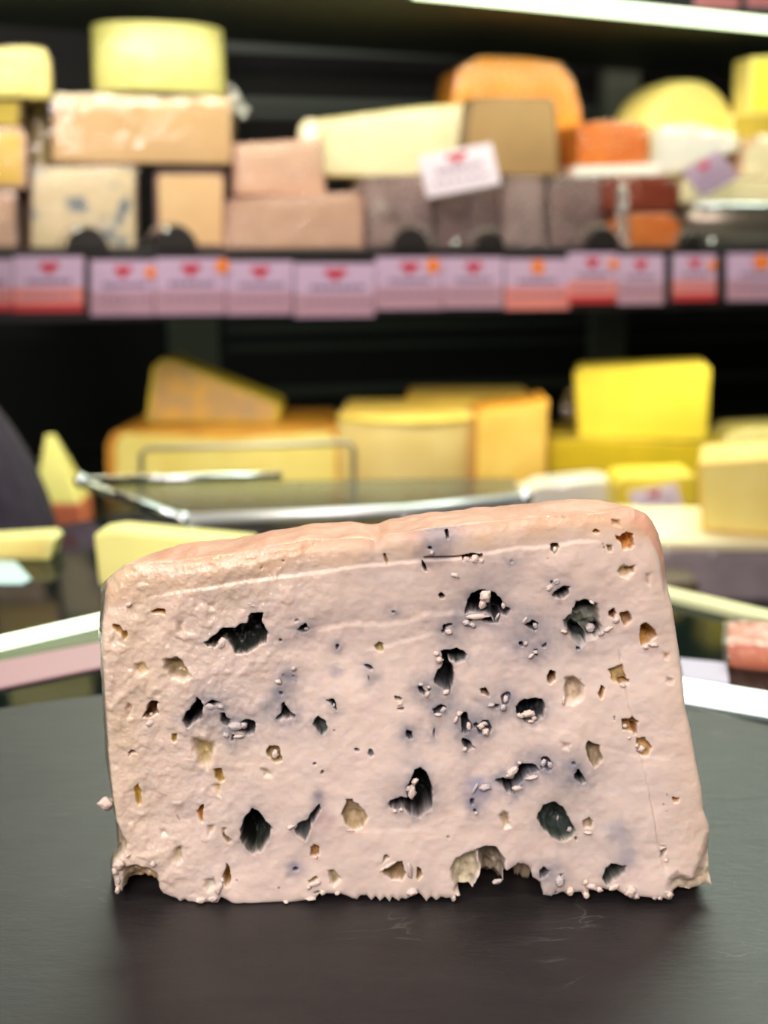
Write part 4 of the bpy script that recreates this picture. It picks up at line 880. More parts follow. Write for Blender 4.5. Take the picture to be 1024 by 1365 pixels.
# crumpled film tail right of the stack
def film_scrap(label, px, v, depth, amp=.006, Y0=None, k=K, mt=None):
    Yp = YU + v / math.cos(ANG) if Y0 is None else Y0
    P = [onp(x, y, Yp, k) for x, y in px]; c = sum(P, Vector()) / len(P)
    root_z = min(p.z for p in P)
    bm = bmesh.new(); vs = [bm.verts.new(p - c) for p in P]; f = bm.faces.new(vs)
    bmesh.ops.triangulate(bm, faces=[f]); bmesh.ops.subdivide_edges(bm, edges=bm.edges[:], cuts=7, use_grid_fill=True)
    for vt in bm.verts:
        q = (vt.co + c) * 60; vt.co += nrm(k) * (depth / 2 + amp * mnoise.noise(q) + amp * .6 * mnoise.noise(q * 2.3))
    bmesh.ops.solidify(bm, geom=bm.faces[:], thickness=.0006)
    o = from_bm('film_scrap', bm, mt or fl2, None, True); o.location = c; tag(o, label, 'plastic film'); return o
film_scrap('crumpled clear film sticking out right of the half round on the left stack', [(306, 105), (322, 128), (336, 150), (326, 160), (312, 150), (304, 128)], .03, .01)
# far left pile
slab('cheese_block', 'pinkish cheese block lowest at the far left edge of the upper shelf', [(-60, 328), (-60, 254), (22, 252), (26, 326)], .03, .09, P_['pinkb'], P_['taupel'], US, wrap=fl)
slab('cheese_block', 'small brown rinded piece squeezed behind the blue spotted block at far left', [(14, 328), (16, 258), (60, 262), (60, 328)], .08, .05, P_['tan'], P_['orr'], US)
z1 = zat(0, 252, .03)
slab('cheese_block', 'orange-beige cheese piece second from the bottom at the far left edge', [(-60, 250), (-60, 172), (28, 170), (35, 182), (34, 244)], .03, .08, P_['gold2'], P_['pinkb'], z1 + .001, wrap=fl, rd=.3)
z1b = zat(0, 170, .03)
slab('cheese_block', 'dark olive-yellow cheese slice third up at the far left edge', [(-60, 168), (-60, 133), (32, 131), (30, 168)], .035, .08, P_['olive'], P_['brownr'], z1b + .001)
z1c = zat(0, 131, .035)
slab('cheese_block', 'bright yellow-green wrapped cheese topmost at the far left edge', [(-60, 130), (-60, 66), (40, 62), (60, 66), (66, 84), (67, 128)], .03, .09, P_['yg'], P_['pale'], z1c + .001, wrap=fl, rd=.25)
slab('cheese_block', 'yellow-green lumpy wrapped cheese between the far left pile and the tall stack', [(32, 232), (36, 150), (48, 130), (64, 134), (66, 180), (62, 232)], .095, .05, P_['pale'], P_['olive'], US + .06, wrap=fl2, rd=.4)
# pink pair
slab('cheese_block', 'long wrapped beige cheese wedge lying right of the tall left stack', [(303, 333), (304, 270), (318, 264), (478, 256), (486, 270), (485, 331)], .012, .09, P_['pinkb'], P_['pinkr'], US, wrap=fl, rd=.12)
z2 = zat(380, 263, .012)
slab('cheese_block', 'pinkish cheese wedge with sloping top resting on the long wrapped wedge', [(313, 266), (313, 192), (428, 184), (436, 262)], .03, .08, P_['pinkb'], P_['pinkr'], z2 + .002, rim=.003, wrap=fl)
# long pale wedge and taupe lumps
tl = [((490, 333), (480, 246), (490, 236), (566, 232), (576, 262), (577, 333)), ((580, 333), (580, 262), (590, 240), (660, 236), (666, 270), (666, 333)), ((670, 333), (669, 262), (676, 236), (724, 236), (728, 333)), ((732, 333), (731, 262), (738, 236), (796, 232), (806, 262), (806, 333))]
lb = ['greyish taupe mould-rinded cheese, leftmost of four wrapped ones in the shelf middle', 'dark taupe wrapped cheese under the tilted white price card', 'narrow taupe wrapped cheese just right of the one under the white card', 'taupe wrapped cheese beside the clear divider and the red-brown round']
for i, (p_, l_) in enumerate(zip(tl, lb)):
    slab('mouldy_cheese', l_, list(p_), .03 + .012 * (i % 2), .09, P_['taupe'] if i % 2 else P_['taupel'], P_['taupe'], US, wrap=fl3, rd=.35, group='taupe wrapped cheeses in the shelf middle')
z3 = zat(560, 236, .03)
slab('cheese_wedge', 'long pale yellow wedge of cheese rising to the right behind the taupe cheeses', [(412, 236), (414, 164), (430, 158), (560, 142), (640, 136), (640, 234)], .07, .08, P_['cream'], P_['pale'], z3 + .001, wrap=fl)
slab('cheese_wedge', 'white highlight at the left end of the long pale wedge, built as a small tip', [(400, 236), (400, 168), (410, 158), (426, 160), (428, 236)], .055, .012, P_['wht'], P_['cream'], z3 + .001, rd=.5)  # highlight on the long wedge, put in as a white tip
slab('cheese_wedge', 'tan square-cut cheese with dark thin rind standing in front of the orange wheel', [(613, 234), (626, 134), (632, 129), (738, 129), (743, 140), (748, 232)], .045, .07, P_['tan'], P_['brownr'], z3 + .001, rim=.004)
slab('cheese_round', 'bright orange waxed cheese standing on edge, tallest in the shelf middle', [(606, 236), (604, 130), (612, 92), (640, 76), (700, 78), (744, 84), (764, 108), (774, 150), (776, 236)], .13, .07, P_['orange'], P_['orange'], z3 + .001, wrap=fl, rd=.25, bev=.01, rim=.012)
slab('cheese_round', 'short orange-brown rinded cheese cylinder right of the bright orange one', [(772, 218), (772, 166), (800, 162), (856, 164), (864, 176), (864, 210), (856, 218)], .05, .08, P_['orr'], P_['orr'], zat(820, 220, .05), wrap=fl, rd=.3)
slab('paper_liner', 'thin pinkish white paper layer beneath the orange-brown cylinder', [(764, 236), (764, 222), (880, 218), (884, 232)], .04, .10, P_['wht'], P_['pinkb'], None, cat='paper', bev=.001, rim=.001, cutname='paper_edge')
slab('cheese_round', 'dark red-brown waxed cheese round lying above the orange one', [(808, 280), (806, 246), (816, 236), (884, 234), (902, 244), (906, 262), (898, 278), (886, 282)], .03, .08, P_['red'], P_['red'], zat(850, 283, .03) + .002, rd=.3, bev=.008, wrap=fl)
slab('cheese_round', 'orange-brown cheese round at shelf level under the red-brown one', [(820, 326), (816, 300), (824, 286), (890, 284), (904, 294), (908, 308), (900, 322)], .03, .08, P_['orr'], P_['orr'], US, rd=.3, bev=.008, wrap=fl)
slab('clear_divider', 'upright clear plastic shelf divider in front of the red-brown round', [(822, 332), (822, 246), (838, 244), (840, 332)], .004, .003, film('divider_plastic', gloss=.2), film('divider_plastic_edge', gloss=.25), US, cat='divider', bev=.0005, rim=.001, cutname='panel')
# big pale wheel on edge
def disc_wheel():
    Yp = YU + .16; c = onp(896, 225, Yp, K); e = onp(980, 225, Yp, K); R = (e - c).length
    root = thing('cheese_round', 'large pale yellow cheese wheel standing on edge at the right end', 'cheese', (c.x, c.y, US)); root.rotation_euler = (0, 0, ANG + .30)
    n = 60; cz = c.z + R * .18 - US
    prof = [(-.035, .0), (-.035, .9), (-.028, .97), (0, 1.0), (.028, .97), (.035, .9), (.035, 0)]
    bm = bmesh.new(); rs = []
    for y, s in prof:
        rs.append([bm.verts.new((R * max(s, .001) * math.cos(2 * PI * i / n), y, cz + R * max(s, .001) * math.sin(2 * PI * i / n))) for i in range(n)])
    for a, b in zip(rs, rs[1:]):
        for i in range(n): bm.faces.new((a[i], a[(i + 1) % n], b[(i + 1) % n], b[i]))
    bmesh.ops.remove_doubles(bm, verts=bm.verts[:], dist=.0008)
    from_bm('rind', bm, P_['pale'], root, True)
    bm = bmesh.new(); vs = [bm.verts.new((R * .84 * math.cos(2 * PI * i / n), -.0362, cz + R * .84 * math.sin(2 * PI * i / n))) for i in range(n)]
    v2 = [bm.verts.new((v.co.x, -.034, v.co.z)) for v in vs]; bm.faces.new(vs); bm.faces.new(v2[::-1])
    for i in range(n): bm.faces.new((vs[i], vs[(i + 1) % n], v2[(i + 1) % n], v2[i]))
    from_bm('cut_face', bm, P_['pale'], root)
    bm = box_bm(-R * .5, R * .5, .06 - .1, .04, 0, max(.005, cz - R * .9)); from_bm('stand', bm, M['black'], root)
disc_wheel()
slab('cheese_wedge', 'white glare before the wheel on edge, built as a glossy wrapped cream wedge', [(866, 232), (868, 176), (880, 168), (930, 170), (985, 180), (985, 200), (940, 214), (900, 232)], .07, .07, P_['wht'], P_['cream'], zat(880, 232, .07), wrap=fl2, rd=.2)  # glare modelled as a wedge, its brightness put into the white colour
slab('cheese_block', 'yellow cheese block high at the right edge of the upper shelf', [(998, 152), (1000, 76), (1060, 72), (1060, 152)], .10, .04, P_['yel'], P_['pale'], zat(1010, 152, .10))
slab('cheese_block', 'olive-yellow cheese beneath the high yellow block at the right edge', [(972, 190), (974, 152), (1060, 150), (1060, 190)], .10, .09, P_['olive'], P_['pale'], zat(1010, 190, .10))
slab('cheese_block', 'cream wrapped cheese pile piece at the right edge beside the lilac card', [(982, 262), (990, 196), (1010, 182), (1070, 180), (1070, 262)], .07, .08, P_['cream'], P_['pinkb'], zat(1010, 262, .07), wrap=fl2, rd=.2)
slab('cheese_wedge', 'small pale cream cheese wedge just below the tilted lilac price card', [(900, 272), (904, 240), (960, 232), (1060, 238), (1060, 272)], .05, .06, P_['cream'], P_['tan'], zat(980, 272, .05), wrap=fl, rd=.2)
# tin dish
def dish():
    a = onp(886, 322, YU + .03, K); b = onp(1085, 322, YU + .03, K); c = (a + b) / 2; R = (b - a).length / 2
    root = thing('tin_dish', 'shallow dull metal dish with a bright rim at the right end of the shelf', 'dish', (c.x, c.y + R * .6, US)); h = zat(980, 272, .03) - US - .002
    n = 48; bm = bmesh.new(); prof = [(.86, 0), (.97, h * .5), (1.0, h), (.97, h), (.92, h * .5), (.8, .004)]
    rs = [[bm.verts.new((R * s * math.cos(2 * PI * i / n), R * .6 * s * math.sin(2 * PI * i / n), z + .0005)) for i in range(n)] for s, z in prof]
    for p, q in zip(rs, rs[1:]):
        for i in range(n): bm.faces.new((p[i], p[(i + 1) % n], q[(i + 1) % n], q[i]))
    bm.faces.new(rs[0][::-1]); bm.faces.new(rs[-1]); from_bm('bowl', bm, M['tin'], root, True)
    pts = [(R * math.cos(2 * PI * i / n), R * .6 * math.sin(2 * PI * i / n), h) for i in range(n + 1)]
    from_bm('rim', tube_bm(pts, .003, 8), M['chrome'], root, True)
dish()
# half-round dark dividers some with an added chrome ball to make a glint
for i, (x0, x1, cl, wd) in enumerate(((88, 146, (103, 308), 'below the blue spotted block'), (204, 264, (222, 308), 'below the plain beige block'), (522, 572, None, 'below the leftmost taupe cheese'), (632, 672, (607, 325), 'below the tilted white card'), (778, 824, None, 'left of the clear divider'), (904, 934, (948, 323), 'left of the tin dish'))):
    a = onp(x0, 338, YU - .004, K); b = onp(x1, 338, YU - .004, K); c = (a + b) / 2; R = (b - a).length / 2
    root = thing('shelf_divider', 'dark half-round shelf divider ' + wd, 'shelf divider', (c.x, c.y, US), 'half-round dark dividers along the shelf edge'); root.rotation_euler = (0, 0, ANG)
    pts = [(R * math.cos(PI * j / 16), R * 1.05 * math.sin(PI * j / 16)) for j in range(17)]
    from_bm('plate', prism_bm([(x, -.004, z) for x, z in pts], [(x, .0, z) for x, z in pts], .0008, 1), M['black'], root)
    bm = bmesh.new(); pp = [(R * 1.1 * math.cos(PI * j / 16) - .004, .003, R * 1.1 * math.sin(PI * j / 16) + .001) for j in range(17)]
    from_bm('metal_hoop', tube_bm(pp, .0011, 8), M['tin'], root, True)
    if cl:
        q = onp(cl[0], cl[1], YU - .006, K); bm = bmesh.new(); bmesh.ops.create_icosphere(bm, subdivisions=3, radius=.0042)
        o = from_bm('glint_ball', bm, M['chrome'], root, True); o.location = root.matrix_world.inverted() @ q if False else Vector((0, -.003, 0)); 
        d_ = q - Vector((c.x, c.y, US)); o.location = (d_.x * math.cos(ANG) + d_.y * math.sin(ANG), -.002, max(.0045, d_.z))
# price cards
card_m = mat('card_lilac', (206, 180, 214), .5); card_p = mat('card_pink_band', (226, 140, 136), .5); card_p2 = mat('card_mauve_band', (190, 150, 170), .5)
emb = mat('card_red_mark', (196, 22, 52), .5); dot = mat('card_orange_dot', (250, 138, 30), .4); txt = mat('card_grey_print', (140, 122, 150), .6); red2 = mat('card_red_foot', (196, 60, 66), .5)
def card(label, P, tl=None, dotpos=None, band=card_p, mark=True, name='price_card', group='price cards clipped along the shelf edge', textw=.62, foot=None, m=None):
    """P: four world corners, clockwise from top left"""
    TL, TR, BR, BL = P; c = (TL + TR + BR + BL) / 4; ux = (TR - TL); uz = (BL - TL); n = ux.cross(uz).normalized()
    if n.y > 0: n = -n
    root = thing(name, label, 'price card', c, group)
    def pt(u, v, o): return TL + ux * u + uz * v + n * o - c
    def quad(nm, pts, o0, o1, mm): return from_bm(nm, prism_bm([pt(u, v, o1) for u, v in pts], [pt(u, v, o0) for u, v in pts]), mm, root)
    quad('card', [(0, 0), (1, 0), (1, 1), (0, 1)], -.0006, .0006, m or card_m)
    quad('lower_band', [(.0, .56), (1, .56), (1, .97), (.0, .97)], .0007, .0009, band)
    if foot: quad('foot_band', [(.0, .86), (1, .86), (1, 1), (.0, 1)], .0010, .0012, foot)
    if mark:
        e = [(.36, .14), (.42, .09), (.5, .13), (.58, .08), (.65, .13), (.63, .2), (.56, .24), (.53, .32), (.48, .32), (.45, .25), (.38, .22)]
        quad('red_mark', e, .0007, .001, emb)
    x = .5 - textw / 2; rr = random.Random(label)
    bm = bmesh.new()
    while x < .5 + textw / 2:
        wd_ = rr.uniform(.04, .1); 
        for z0_, z1_ in (((.40, .49),) if True else ()):
            vs = [pt(x, z0_, .001), pt(x + wd_, z0_, .001), pt(x + wd_, z1_, .001), pt(x, z1_, .001)]; bm.faces.new([bm.verts.new(p) for p in vs])
        x += wd_ + .018
    x = .12
    while x < .86:
        wd_ = rr.uniform(.05, .12); vs = [pt(x, .68, .0012), pt(x + wd_, .68, .0012), pt(x + wd_, .74, .0012), pt(x, .74, .0012)]; bm.faces.new([bm.verts.new(p) for p in vs]); x += wd_ + .04
    from_bm('printed_text', bm, txt, root)
    if dotpos is not None:
        L_ = ux.length / uz.length
        quad('orange_sticker', [(dotpos[0] + .10 * math.cos(2 * PI * i / 20), dotpos[1] + .10 * L_ * math.sin(2 * PI * i / 20)) for i in range(20)], .0011, .0016, dot)
    return root
cards = [(-60, 17, 346, 415, None, card_p, red2), (18, 112, 342, 416, None, card_p, red2), (121, 206, 347, 421, (.95, .22), card_p2, None), (207, 301, 344, 420, (.95, .14), card_p2, None), (302, 391, 348, 420, None, card_p2, None),
         (393, 500, 351, 423, None, card_p2, None), (501, 590, 343, 413, (.85, .16), card_p2, None), (591, 671, 343, 411, None, card_p2, None), (673, 760, 345, 413, (.5, .16), card_p, card_p), (757, 822, 337, 404, (.93, .22), card_p, red2), (823, 885, 340, 406, None, card_p2, None), (897, 955, 339, 401, (.9, .24), card_p, red2), (969, 1060, 338, 401, (.5, .18), card_p2, None)]
nth = ['lilac price card cut by the left frame edge', 'lilac price card with red foot, nearest the left edge whole', 'mauve price card with orange dot below the first dark half-round divider', 'price card with orange dot under the plain beige block', 'plain mauve price card under the long wrapped wedge', 'mauve price card hanging lowest, widest in the row', 'price card with orange dot under the leftmost taupe cheese', 'price card just right of the one under the leftmost taupe cheese', 'price card with orange dot but no red mark and salmon lower half', 'small salmon-footed price card with red mark overlapping its right neighbour', 'greyish mauve price card just left of the first black gap', 'small price card standing alone between two black gaps', 'mauve price card at the right frame edge after the last black gap']
for i, (x0, x1, y0, y1, dp_, bd, ft) in enumerate(cards):
    Yp = YU - .006 - .0022 * (i % 2)
    c4 = [onp(x0, y0, Yp, K), onp(x1, y0, Yp, K), onp(x1, y1, Yp, K), onp(x0, y1, Yp, K)]
    card(nth[i], c4, dotpos=dp_, band=bd, mark=(i != 8), foot=ft)
def free_card(label, px, Yp, k, dotpos=None, m=None, group=None, band=None):
    r = card(label, [onp(x, y, Yp, k) for x, y in px], dotpos=dotpos, band=band or card_m, group=group, m=m); return r
cw = mat('card_white', (236, 226, 244), .45)
free_card('tilted white price card with red mark before the taupe cheeses', [(556, 208), (655, 190), (668, 242), (570, 264)], YU + .012, K, m=cw, band=cw)
free_card('strongly tilted lilac price card with red mark at the right end', [(908, 228), (958, 200), (986, 234), (936, 264)], YU + .02, K, m=mat('card_dull_lilac', (170, 150, 178), .5), band=mat('card_dull_lilac_band', (162, 142, 170), .5))
for (x0, x1, l_) in ((926, 985, 'price card hanging above the top light tube, left of two'), (996, 1060, 'price card hanging above the top light tube, right of two')):
    Yp = YU - .004; card(l_, [onp(x0, -40, Yp, K), onp(x1, -38, Yp, K), onp(x1, 14, Yp, K), onp(x0, 9, Yp, K)], group='price cards above the top light tube')

# ---------------------------------------------------------------- lower deck
def ybase(px, py, z): return onz(px, py, z).y
def low(name, label, px, depth, face, rind, yb=None, zb=DZ, k=0.0, **kw):
    b = max(p[1] for p in px); bx = sum(p[0] for p in px) / len(px)
    Y0 = ybase(bx, yb or b, zb)
    return slab(name, label, px, depth=depth, face=face, rind=rind, zb=zb, k=k, Y0=Y0, **kw), Y0
# big wheel piece left with orange rind on top
zb = DZ
r_, Ya = low('cheese_round', 'broad pale cheese half wheel with orange rind top, lower shelf left', [(142, 664), (142, 590), (150, 576), (300, 572), (452, 572), (461, 584), (460, 664)], .16, P_['pale'], P_['gold'], yb=664, rim=.010, bev=.008, taper=(.1, 0), rd=.1)
zt_ = onp(280, 572, Ya).z
slab('cheese_wedge', 'orange rinded cheese wedge with sloping top lying on the broad half wheel', [(194, 578), (203, 490), (214, 479), (228, 480), (374, 541), (371, 570), (360, 578)], depth=.07, face=P_['mot'], rind=P_['ywh'], k=0, Y0=Ya + .05, zb=zt_ + .0005, rim=.005, rd=.2)
# curved wheel segment
def segwheel(name, label, x0, x1, ytl, ytr, ybt, face, rind, topm, Yc=None, h2=0.0, bow=.35, ty=0):
    Y0 = Yc or ybase((x0 + x1) / 2, ybt, DZ); a = onp(x0, ytl, Y0); b = onp(x1, ytr, Y0); zt = a.z; W = b.x - a.x; cx = (a.x + b.x) / 2
    root = thing(name, label, 'cheese', (cx, Y0 + .05, DZ)); n = 24
    pts = []
    for i in range(n + 1):
        t = i / n; x = -W / 2 + W * t; y = -.05 + (-W * bow * (1 - (2 * t - 1) ** 2)) + ty * t; pts.append((x, y))
    pts += [(W / 2 * .9, .07), (-W / 2 * .9, .07)]
    h = zt - DZ
    from_bm('rind', prism_bm([(x, y, h) for x, y in pts], [(x * .98, y, 0) for x, y in pts], .004), rind, root, True)
    from_bm('top_face', prism_bm([(x * .94, y * .94, h + .0006) for x, y in pts], [(x * .94, y * .94, h - .001) for x, y in pts]), topm, root)
    from_bm('rind_edge', tube_bm([(x * 1.0, y, h - .004) for x, y in pts[:n + 1]], .0028, 8), P_['brownr'] if False else P_['ywh'], root, True)
    return root
segwheel('cheese_round', 'beige curved cheese wheel segment with thin yellow rim, lower shelf middle', 450, 634, 552, 560, 668, P_['beige'], paste('pale_beige_rind', (224, 204, 140), (214, 190, 122)), P_['gold2'], bow=.22)
r_, Yb = low('cheese_block', 'tall golden-orange cheese block behind the beige curved segment', [(632, 676), (634, 556), (640, 548), (724, 540), (732, 532), (730, 600), (727, 676)], .09, P_['gold2'], P_['gold'], yb=672, rim=.003)
segwheel('cheese_round', 'flat golden topped cheese reaching left behind the beige segment', 538, 722, 533, 533, 640, P_['gold2'], P_['gold'], P_['gold2'], Yc=1.16, bow=.02)
# yellow blocks right
r_, Yc_ = low('cheese_block', 'long olive-yellow cheese slab under the bright yellow block', [(728, 648), (730, 588), (760, 586), (980, 594), (984, 606), (984, 648)], .12, paste('deep_yellow_paste', (226, 200, 40), (206, 182, 34)), P_['olive'], yb=650, rim=.004)
zt_ = onp(850, 590, Yc_).z
slab('cheese_block', 'bright yellow rectangular cheese block highest on the lower shelf right', [(770, 588), (765, 500), (772, 490), (940, 484), (948, 492), (944, 582), (938, 588)], depth=.06, face=P_['yel'], rind=P_['ywh'], k=-.15, Y0=Yc_ + .03 + .035, zb=zt_ + .0005, rim=.003)
film_scrap('crumpled film bunched at the left of the bright yellow block', [(748, 540), (756, 520), (774, 506), (778, 575), (760, 570), (750, 556)], 0, .0, Y0=Yc_ + .06, k=0)
low('cheese_block', 'pale yellow wrapped cheese at the right edge behind the nearer block', [(960, 640), (962, 588), (985, 574), (1090, 570), (1090, 640)], .08, P_['yg'], P_['pale'], yb=640, wrap=fl)
r_, Yd = low('cheese_block', 'strong yellow cheese block carrying a white price card', [(826, 714), (822, 648), (830, 638), (926, 634), (934, 640), (936, 706), (930, 714)], .06, P_['yel'], P_['ywh'], yb=714, rim=.004)
low('cheese_round', 'lilac-grey rinded wheel with cream top, lower right beside the blue cheese', [(842, 796), (842, 742), (850, 734), (1090, 738), (1090, 800)], .12, P_['greyl'], P_['greyl'], yb=800, wrap=fl2, rd=.1)
Ye = ybase(960, 800, DZ); zt_ = onp(960, 735, Ye).z
slab('cheese_board', 'thin cream paper between the lilac-grey wheel and the block on it', [(840, 736), (846, 722), (1090, 724), (1090, 737)], depth=.13, face=P_['cream'], rind=P_['cream'], k=0, Y0=Ye - .002, zb=zt_ + .001, cat='paper', bev=.001, rim=.002, cutname='paper_edge')
zt2 = onp(960, 722, Ye).z
slab('cheese_block', 'pale yellow rectangular block on the lilac-grey wheel at the right edge', [(934, 722), (930, 622), (936, 616), (1090, 606), (1090, 722)], depth=.09, face=P_['pale'], rind=P_['gold2'], k=-.3, Y0=Ye + .02 + .10, zb=zt2 + .0005, rim=.004)
free_card('white price card with pink mark leaning on the strong yellow block', [(838, 656), (902, 644), (908, 686), (850, 698)], Yd - .008, 0, m=cw, band=cw)
slab('paper_sheet', 'shiny white wrapping paper heap left of the strong yellow block', [(690, 690), (688, 664), (720, 648), (800, 640), (846, 650), (850, 690)], depth=.05, face=P_['wht'], rind=P_['wht'], k=0, Y0=Yd + .06, zb=DZ, cat='paper', wrap=fl2, rd=.3, cutname='front_fold')
slab('display_box', 'small dark brown box below the lilac-grey wheel, right of the blue cheese', [(880, 806), (880, 776), (932, 774), (934, 806)], depth=.04, face=mat('brown_box', (96, 80, 58), .5), rind=mat('brown_box_side', (80, 66, 50), .5), k=0, Y0=Ye - .06, zb=None, cat='box', cutname='front_panel')
# left pyramid
def pyramid():
    Y0 = ybase(80, 706, DZ); b0 = onp(44, 706, Y0); b1 = onp(110, 706, Y0); ap = onp(66, 580, Y0 + .02); zb2 = onp(80, 672, Y0).z
    c = Vector(((b0.x + b1.x) / 2, Y0 + .02, DZ)); root = thing('cheese_wedge', 'tall pointed pale yellow cheese wedge on a salmon base beside the dark sleeve', 'cheese', c)
    w_ = (b1.x - b0.x) / 2
    bm = prism_bm([(-w_, -.02, 0), (w_, -.02, 0), (w_, .03, 0), (-w_, .03, 0)], [(-w_ * .96, -.02, zb2 - DZ), (w_ * .96, -.02, zb2 - DZ), (w_ * .96, .03, zb2 - DZ), (-w_ * .96, .03, zb2 - DZ)], .002)
    from_bm('base', bm, paste('salmon_rind', (228, 128, 98)), root)
    h = zb2 - DZ; ax = ap.x - c.x
    bm = prism_bm([(-w_ * .95, -.02, h), (w_ * .95, -.02, h), (w_ * .95, .03, h), (-w_ * .95, .03, h)], [(ax - .004, -.002, ap.z - DZ), (ax + .005, -.002, ap.z - DZ), (ax + .005, .006, ap.z - DZ), (ax - .004, .006, ap.z - DZ)], .003)
    from_bm('paste', bm, P_['yg'], root)
pyramid()

# ---------------------------------------------------------------- on the counter glass, left
def on_glass(name, label, px, depth, face, rind, yb, k=0.0, **kw):
    q_ = onz(sum(p[0] for p in px) / len(px), yb, Z0); Y0 = q_.y - k * q_.x
    return slab(name, label, px, depth=depth, face=face, rind=rind, zb=Z0 + .0002, k=k, Y0=Y0, **kw)
on_glass('cheese_wedge', 'yellow-green cheese wedge on the dark glass, half hidden by the blue cheese', [(132, 786), (124, 712), (150, 708), (330, 726), (330, 786)], .022, P_['yg'], P_['yg'], 786, cat='cheese', k=-.15, rim=.002, bev=.002)
on_glass('cheese_wedge', 'yellow reflection of a cheese in the glass, built flat with rounded end at the left frame edge', [(-40, 746), (-40, 722), (64, 716), (72, 722), (68, 738), (40, 746)], .02, P_['pale'], P_['yg'], 746, rd=.3)  # mirror image of a cheese, modelled as a solid on the glass
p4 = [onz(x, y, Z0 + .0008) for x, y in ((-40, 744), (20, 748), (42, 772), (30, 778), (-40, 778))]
bm = prism_bm([(p.x, p.y, Z0 + .001) for p in p4], [(p.x, p.y, Z0 + .0002) for p in p4]); o = from_bm('glass_highlight', bm, mat('pale_cyan_highlight', (190, 226, 228), .3)); tag(o, 'pale cyan highlight in the glass at the left edge, built as a thin sheet', 'painted highlight')  # reflected highlight put in as a pale coloured sheet
on_glass('cheese_piece', 'salmon-orange wrapped cheese piece on the glass at the right frame edge', [(974, 892), (970, 862), (980, 858), (1090, 862), (1090, 898)], .03, paste('salmon_paste', (220, 136, 104), (206, 116, 84)), paste('salmon_rind2', (206, 120, 94)), 894, wrap=fl, k=-.3, rd=.15)
p4 = [onz(x, y, Z0) for x, y in ((905, 880), (968, 886), (972, 914), (910, 905))]
bm = prism_bm([(p.x, p.y, Z0 + .001) for p in p4], [(p.x, p.y, Z0 + .0002) for p in p4]); o = from_bm('paper_slip', bm, mat('pale_lilac_paper', (186, 182, 204), .4)); tag(o, 'pale lilac paper slip on the glass just right of the blue cheese', 'paper')

# glass tray with chrome edges over the far corner of the counter
def tray():
    zt = .004
    bl = onz(108, 641, zt); br = onz(376, 634, zt); fl_ = onz(243, 693, zt); fr = onz(540, 681, zt); frr = onz(700, 664, zt)
    root = thing('glass_tray', 'clear glass tray with bright chrome edges at the far corner of the counter', 'tray', ((bl.x + frr.x) / 2, bl.y, DZ))
    def add(o): o.parent = root; o.location = -Vector(root.location)
    zg = zt - .004
    gm = bpy.data.materials.new('green_tinted_glass'); gm.use_nodes = True; gb = gm.node_tree.nodes['Principled BSDF']; gb.inputs['Base Color'].default_value = (.62, .78, .72, 1); gb.inputs['Transmission Weight'].default_value = 1; gb.inputs['Roughness'].default_value = .12; gb.inputs['IOR'].default_value = 1.1
    corners = [fl_, fr, frr, Vector((frr.x, br.y, zt)), bl]
    add(from_bm('glass_panel', prism_bm([(p.x, p.y, zg + .002) for p in corners], [(p.x, p.y, zg) for p in corners]), gm))
    add(from_bm('chrome_edge', tube_bm([fl_, fr, frr], .0038, 10), mat('brushed_edge', (236, 244, 246), .35, .6), None, True))
    add(from_bm('chrome_edge', tube_bm([bl, fl_], .0028, 10), M['chrome'], None, True))
    add(from_bm('chrome_edge', tube_bm([bl, br], .0028, 10), M['chrome'], None, True))
    for p in (bl, fl_, frr):
        bm = bmesh.new(); bmesh.ops.create_icosphere(bm, subdivisions=3, radius=.005)
        for v in bm.verts: v.co += p
        add(from_bm('corner_cap', bm, M['chrome'], None, True))
    for p, zz in ((frr, DZ), (fr, DZ), (fl_ + Vector((.006, -.004, 0)), Z0)):
        add(from_bm('leg', tube_bm([(p.x, p.y, zt - .003), (p.x, p.y, zz)], .003, 8), M['chrome'], None, True))
tray()
def wire_frame():
    Y0 = .62; a = onp(188, 668, Y0); b = onp(188, 606, Y0); c = onp(196, 598, Y0); d = onp(466, 590, Y0); e = onp(472, 600, Y0); f = onp(472, 668, Y0)
    root = thing('wire_stand', 'thin grey wire display stand in front of the broad half wheel', 'stand', ((a.x + f.x) / 2, Y0, DZ))
    def add(o): o.parent = root; o.location = -Vector(root.location)
    wm = mat('grey_wire', (190, 186, 160), .3, .7)
    add(from_bm('wire_loop', tube_bm([(a.x, Y0, DZ), a, b, c, d, e, f, (f.x, Y0, DZ)], .0022, 8), wm, None, True))
    bm = box_bm(a.x - .01, f.x + .01, Y0 - .02, Y0 + .02, DZ, DZ + .003, .001, 1); add(from_bm('foot', bm, wm))
wire_frame()

